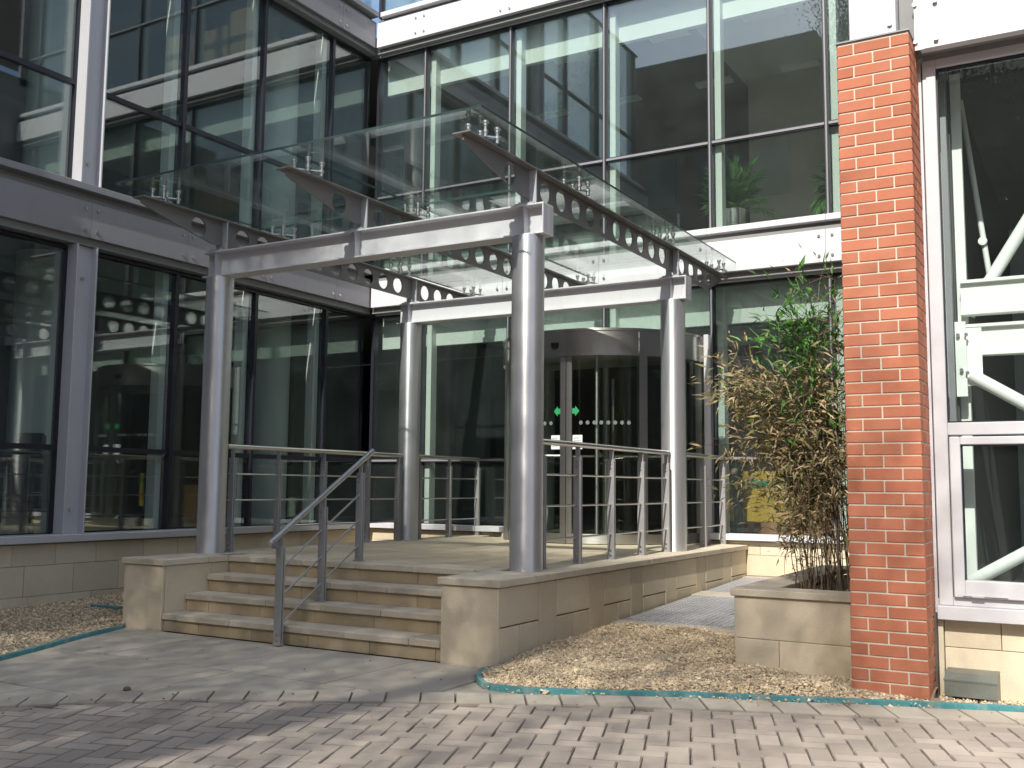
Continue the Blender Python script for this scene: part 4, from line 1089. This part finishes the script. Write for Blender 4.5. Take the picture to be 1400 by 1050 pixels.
b = MB(); b.box(-1.0, 2.7, 6.10, 6.75, 4.28, 4.395); b.build("window_ledge", 'taupe', rear)

def carton(x0, x1, y0, y1, z0, z1, label, tape=True):
    t = thing("cardboard_box", label, "box", ((x0+x1)/2, (y0+y1)/2, z0), "cardboard boxes stacked at the top floor window")
    b = MB(); b.box(x0, x1, y0, y1, z0, z1, rv(), .006); b.build("carton", 'card', t)
    if tape:
        b = MB(); xm = (x0+x1)/2; b.box(xm-.03, xm+.03, y0-.002, y0-.0005, z1-.22, z1-.01); b.box(x0+.1, x0+.16, y0-.002, y0-.0005, z0+.1, z0+.35); b.build("tape", 'redtape' if z1-z0 > .8 else 'paperwhite', t)
zf = 8.262
carton(-1.15, -.55, 6.3, 6.9, zf, 9.50, "leftmost tall brown cardboard box of the row reflected in the left glass wall")
carton(-2.10, -1.20, 6.3, 7.0, zf, 9.40, "widest brown cardboard box, with red print, in the reflected top floor row")
carton(-2.75, -2.15, 6.3, 6.9, zf, 9.62, "tallest brown cardboard box at the end of the reflected top floor row")
carton(.42, .68, 6.3, 6.6, zf, 8.78, "small low cardboard box with a white sheet on it, reflected at top left", True)
carton(.10, .38, 6.3, 6.6, zf, 8.70, "small cardboard box next to the tall boxes in the reflected top floor", True)

yb_ = thing("notice_board", "mustard yellow board with a green label standing behind the glass beside the bamboo", "board", (-.1, 6.75, .58))
b = MB(); b.box(-.66, .16, 6.72, 6.76, .84, 1.48, .5, .004); b.build("panel", 'yellow', yb_)
b = MB(); b.box(-.32, -.03, 6.712, 6.719, 1.27, 1.37); b.box(.02, .13, 6.712, 6.719, 1.28, 1.36); b.build("label", 'greenpanel', yb_)
b = MB()
for x in (-.64, .14): b.box(x-.015, x+.015, 6.765, 6.795, .58, 1.47)
for x in (-.64, .14): b.box(x-.02, x+.02, 6.60, 6.92, .58, .60)
b.build("stand", 'black', yb_)
lamp = thing("wall_lamp_rail", "dark rail with round shades on the brown wall inside, right of the revolving door", "lamp", (-.2, 8.1, 2.55))
b = MB(); b.tube([(-.95, 8.08, 2.66), (.6, 8.08, 2.66)], .018, 8); b.build("rail", 'black', lamp)
for x in (-.86, -.34, .2):
    b = MB(); b.tube([(x, 8.08, 2.65), (x, 8.04, 2.60)], .008, 6); b.lathe((x, 8.02, 2.50), [(0, -.075), (.04, -.065), (.075, -.02), (.08, .02), (.05, .07), (0, .085)], 18); b.build("shade", 'black', lamp)

# person inside in dark clothes
def skin_body(name, joints, edges, m, parent=None):
    me = bpy.data.meshes.new(name); me.from_pydata([Vector(j[0])-parent_world(parent) for j in joints], edges, [])
    o = bpy.data.objects.new(name, me); col.objects.link(o)
    if parent: o.parent = parent
    md = o.modifiers.new("skin", 'SKIN'); 
    for v, j in zip(me.skin_vertices[0].data, joints): v.radius = (j[1], j[2] if len(j) > 2 else j[1])
    me.skin_vertices[0].data[0].use_root = True
    sb = o.modifiers.new("sub", 'SUBSURF'); sb.levels = 2; sb.render_levels = 2
    me.materials.append(MT[m]); md.use_smooth_shade = True
    return o
pxp, pyp, pz = -.46, 6.45, .582
per = thing("person", "person in black clothes standing inside the glass behind the railing, partly hidden by bamboo", "person", (pxp, pyp, pz))
def J(x, y, z, r, r2=None): return ((pxp+x, pyp+y, pz+z), r, r2 or r)
js = [J(0, 0, .92, .15, .11), J(0, 0, 1.08, .14, .10), J(0, 0, 1.28, .17, .115), J(0, 0, 1.40, .10, .08), J(0, -.01, 1.46, .055),
      J(-.19, 0, 1.36, .06), J(-.24, .02, 1.12, .048), J(-.20, -.12, .93, .04), J(-.15, -.20, .90, .035),
      J(.19, 0, 1.36, .06), J(.24, .02, 1.12, .048), J(.20, -.12, .93, .04), J(.15, -.20, .90, .035),
      J(-.10, 0, .82, .085), J(-.11, 0, .46, .065), J(-.11, .01, .08, .045), J(-.12, -.13, .04, .04),
      J(.10, 0, .82, .085), J(.11, 0, .46, .065), J(.11, .01, .08, .045), J(.12, -.13, .04, .04)]
ed = [(0, 1), (1, 2), (2, 3), (3, 4), (2, 5), (5, 6), (6, 7), (7, 8), (2, 9), (9, 10), (10, 11), (11, 12), (0, 13), (13, 14), (14, 15), (15, 16), (0, 17), (17, 18), (18, 19), (19, 20)]
skin_body("body", js, ed, 'blackcloth', per)
b = MB(); hc = (pxp, pyp-.015, pz+1.55)
b.lathe(hc, [(0, -.115), (.035, -.105), (.058, -.07), (.072, -.02), (.078, .03), (.072, .07), (.045, .10), (0, .112)], 20)
b.tube([(hc[0], hc[1]-.072, hc[2]+.01), (hc[0], hc[1]-.092, hc[2]-.02), (hc[0], hc[1]-.07, hc[2]-.03)], [.008, .013, .010], 8)
for s_ in (-1, 1): b.tube([(hc[0]+s_*.074, hc[1]+.01, hc[2]+.02), (hc[0]+s_*.088, hc[1]+.015, hc[2]), (hc[0]+s_*.074, hc[1]+.01, hc[2]-.03)], [.01, .014, .008], 8)
b.build("head", 'skin', per)
b = MB(); b.lathe((hc[0], hc[1]+.012, hc[2]+.012), [(.082, -.03), (.086, .02), (.082, .065), (.055, .105), (0, .122)], 20); b.build("hair", 'hair', per)
b = MB()
for s_ in (-1, 1):
    hx, hy, hz_ = pxp+s_*.15, pyp-.20, pz+.90
    b.tube([(hx, hy, hz_), (hx-s_*.01, hy-.05, hz_-.01), (hx-s_*.01, hy-.09, hz_-.015)], [.028, .036, .03], 10)
    for q in range(4):
        ox = (q-1.5)*.018; b.tube([(hx-s_*.01+ox, hy-.085, hz_-.015), (hx-s_*.01+ox*1.1, hy-.12, hz_-.02), (hx-s_*.01+ox*1.1, hy-.145-.008*(q in (1, 2)), hz_-.04)], [.009, .008, .006], 6)
    b.tube([(hx-s_*.03, hy-.03, hz_-.005), (hx-s_*.055, hy-.06, hz_-.01), (hx-s_*.06, hy-.085, hz_-.02)], [.011, .009, .007], 6)
b.build("hands", 'skin', per)

def armchair(label, x, y, rz):
    t = thing("lounge_chair", label, "chair", (x, y, .581), "dark chairs inside the left wing")
    t.rotation_euler = (0, 0, rz)
    def L(b, n, m):
        o = b.build(n, m, None); o.parent = t; return o
    b = MB(); b.box(-.27, .27, -.27, .25, .36, .46, .5, .035); L(b, "seat", 'bluechair')
    b = MB(); b.box(-.25, .25, .20, .29, .46, 1.02, .5, .04); b.box(-.15, .15, .21, .285, 1.03, 1.2, .5, .035); L(b, "backrest", 'bluechair')
    for s_ in (-1, 1):
        b = MB(); b.box(s_*.29-.03, s_*.29+.03, -.22, .18, .60, .65, .5, .015); b.box(s_*.29-.02, s_*.29+.02, -.02, .02, .40, .60); L(b, "armrest", 'black')
    b = MB(); b.tube([(0, 0, .09), (0, 0, .36)], .03, 12)
    for k in range(5):
        a = k*1.2566; b.tube([(0, 0, .10), (.26*math.cos(a), .26*math.sin(a), .05)], .018, 8)
        b.tube([(.26*math.cos(a)-.012, .26*math.sin(a), .025), (.26*math.cos(a)+.012, .26*math.sin(a), .025)], .025, 10)
    L(b, "base", 'black'); return t
armchair("nearer dark high backed office chair inside the left glass wall, by the round pillar", -6.38, .82, R(-135))
armchair("farther dark office chair inside the left wing, behind another chair", -6.62, .34, R(-120))

# ------------------------------------------------------------------ opposite the entrance: trees and a brown building (seen only as reflection and shade)
def tree(label, x, y, trunk_h, crown_pts, lw, seed, group="street trees opposite the entrance", limbs=()):
    random.seed(seed)
    t = thing("street_tree", label, "tree", (x, y, 0), group)
    b = MB(); b.tube([(x, y, -.05), (x+.05, y, trunk_h*.5), (x-.05, y+.1, trunk_h), (x, y, trunk_h*1.5)], [.26, .2, .16, .08], 10)
    cp = [Vector(p) for p in crown_pts]
    for k in range(7):
        e = random.choice([p for p in cp if p.z-1.2*abs(p.y+12.5) > 12.0] or cp); s_ = Vector((x, y, trunk_h*random.uniform(.75, 1.3)))
        b.tube([s_, s_.lerp(e, .5)+rvec(.25), e], [.05, .025, .01], 6, .5, False)
    for limb in limbs:
        b.tube([Vector((x, y, trunk_h*.8))]+[Vector(p) for p in limb], [.20]+[.19-.022*i for i in range(len(limb))], 8)
    b.build("trunk", 'bark', t)
    rg = np.random.default_rng(seed); k = 24
    P = np.repeat(np.array([tuple(p) for p in cp]), k, 0); P = P+rg.normal(0, 1, P.shape)*np.array([.32, .9, .32]); m_ = len(P)
    d = rg.normal(0, 1, (m_, 3)); d /= np.linalg.norm(d, axis=1)[:, None]; e = np.cross(d, rg.normal(0, 1, (m_, 3))); e /= np.linalg.norm(e, axis=1)[:, None]
    L = lw*rg.uniform(.7, 1.3, (m_, 1)); d = d*L; e = e*L*.30
    V = np.stack([P, P+d*.45+e, P+d, P+d*.45-e], 1).reshape(-1, 3)-np.array([x, y, 0])
    me = bpy.data.meshes.new("crown"); me.from_pydata(V.tolist(), [], np.arange(4*m_).reshape(-1, 4).tolist())
    me.attributes.new('var', 'FLOAT', 'FACE').data.foreach_set('value', rg.uniform(0, 1, m_).astype('f'))
    me.materials.append(MT['treeleaf']); o = bpy.data.objects.new("crown", me); col.objects.link(o); o.parent = t
    return t
TAN = math.tan(R(SUN_EL)); TAZ = math.tan(R(SUN_AZ))
# crown outline shaped to the shade it must cast, seen along the sun's path
CROWN = [(-9, 8.0), (-5.6, 6.0), (-4.2, 5.4), (-3.3, 4.95), (-2.75, 4.3), (-2.2, 3.5), (-1.2, 2.8), (-.17, 2.25), (.9, 1.75), (1.7, 1.5), (2.65, 1.32), (2.85, .95), (2.6, .58), (1.95, .35), (1.75, -.2), (1.60, -1.0), (1.5, -2.6), (1.3, -5), (-9, -6)]
GAPS = [[(.02, -1.0), (.42, -.9), (.42, -.2), (.36, .75), (.1, .72), (.16, .0), (.08, -.55)],
        [(-.9, -2.3), (-.35, -2.0), (-.1, -1.75), (-.6, -1.9)], [(1.05, -.2), (1.35, -.1), (1.3, .3), (.9, .2)], [(.55, .1), (.8, .1), (.85, .45), (.6, .4)]]
random.seed(4)
crA, crB = [], []
def dens(u, v):  # leaf density per zone, set by how deep its shade should be
    if u > 1.25 and v > .48: return .9
    if u > -.12 and v < .75: return .15 if v > -.3 else .20
    if u > -.75 and v < .65: return .34
    if v < -1.7 and u < -.8: return .85
    if v < .05: return .36
    return .95
for k in range(13500):
    u, v = random.uniform(-4.35, 2.9), random.uniform(-4.2, 6.6)
    if not in_poly(u, v, CROWN) or any(in_poly(u, v, g) for g in GAPS): continue
    if random.random() > dens(u, v): continue
    y = -12.5+random.uniform(-1.6, 1.6)
    p = (u-TAZ*y, y, v-TAN*y)
    (crA if p[0] > -1.6 else crB).append(p)
def sunp(u, v, y=-12.5): return (u-TAZ*y, y, v-TAN*y)
tree("unseen leafy street tree opposite, right of its neighbour, crown shaped to shade the steps", 1.2, -12.6, 5.2, crA, .065, 31, limbs=[[sunp(-1.0, -4.0), sunp(-.55, -2.1), sunp(-.2, -.95), sunp(.05, .2), sunp(.2, 1.2)]])
tree("unseen leafy street tree opposite, crown shaped to shade the left column and steps", -4.2, -12.6, 5.2, crB, .065, 32)

bb = thing("brown_building", "dark brown building mirrored in the upper rear windows", "building", (-5.6, -13, 0))
b = MB(); b.box(-8.6, -2.9, -16, -10.4, 0, 14.2); b.build("wall", 'brownbrick', bb)
for z in (3.2, 6.4, 9.6):
    for x in (-7.6, -5.9, -4.2): b = MB(); b.box(x-.5, x+.5, -10.4, -10.36, z, z+1.5); b.build("window", 'black', bb)
for x in (-8.3, -8.12, -7.0):
    b = MB(); b.tube([(x, -10.32, .2), (x, -10.32, 9.4)], .04, 8); b.build("pipe", 'inner_white', bb)
for z in (6.2, 9.4):
    b = MB(); b.box(-9.3, -8.0, -10.35, -9.6, z, z+.12); bal = b.build("balcony", 'black', bb)
    b = MB()
    for k in range(9): b.tube([(-9.28+.15*k, -9.63, z+.12), (-9.28+.15*k, -9.63, z+1.0)], .012, 5)
    b.tube([(-9.3, -9.63, z+1.0), (-8.0, -9.63, z+1.0)], .02, 6); b.build("railing", 'black', bal)
ob = thing("backdrop_building", "unseen long building across the street, added to mirror dark in the lower glazing", "building", (4, -31, 0))  # added backdrop that keeps bright sky out of the glass reflections
b = MB(); b.box(-40, 45, -38, -30, 0, 15.5); b.build("wall", 'brownbrick', ob)
b = MB(); b.raw([(-40.5, -29.6, 15.5), (45.5, -29.6, 15.5), (45.5, -34, 17.5), (-40.5, -34, 17.5), (45.5, -38.4, 15.5), (-40.5, -38.4, 15.5)], [(0, 1, 2, 3), (3, 2, 4, 5), (0, 5, 4, 1)]); b.build("roof", 'asphalt', ob)
for x in range(-36, 42, 6):
    for z in (1.2, 4.6, 8.0, 11.6):
        b = MB(); b.box(x, x+1.4, -30, -29.96, z, z+1.5); b.build("window", 'black', ob)
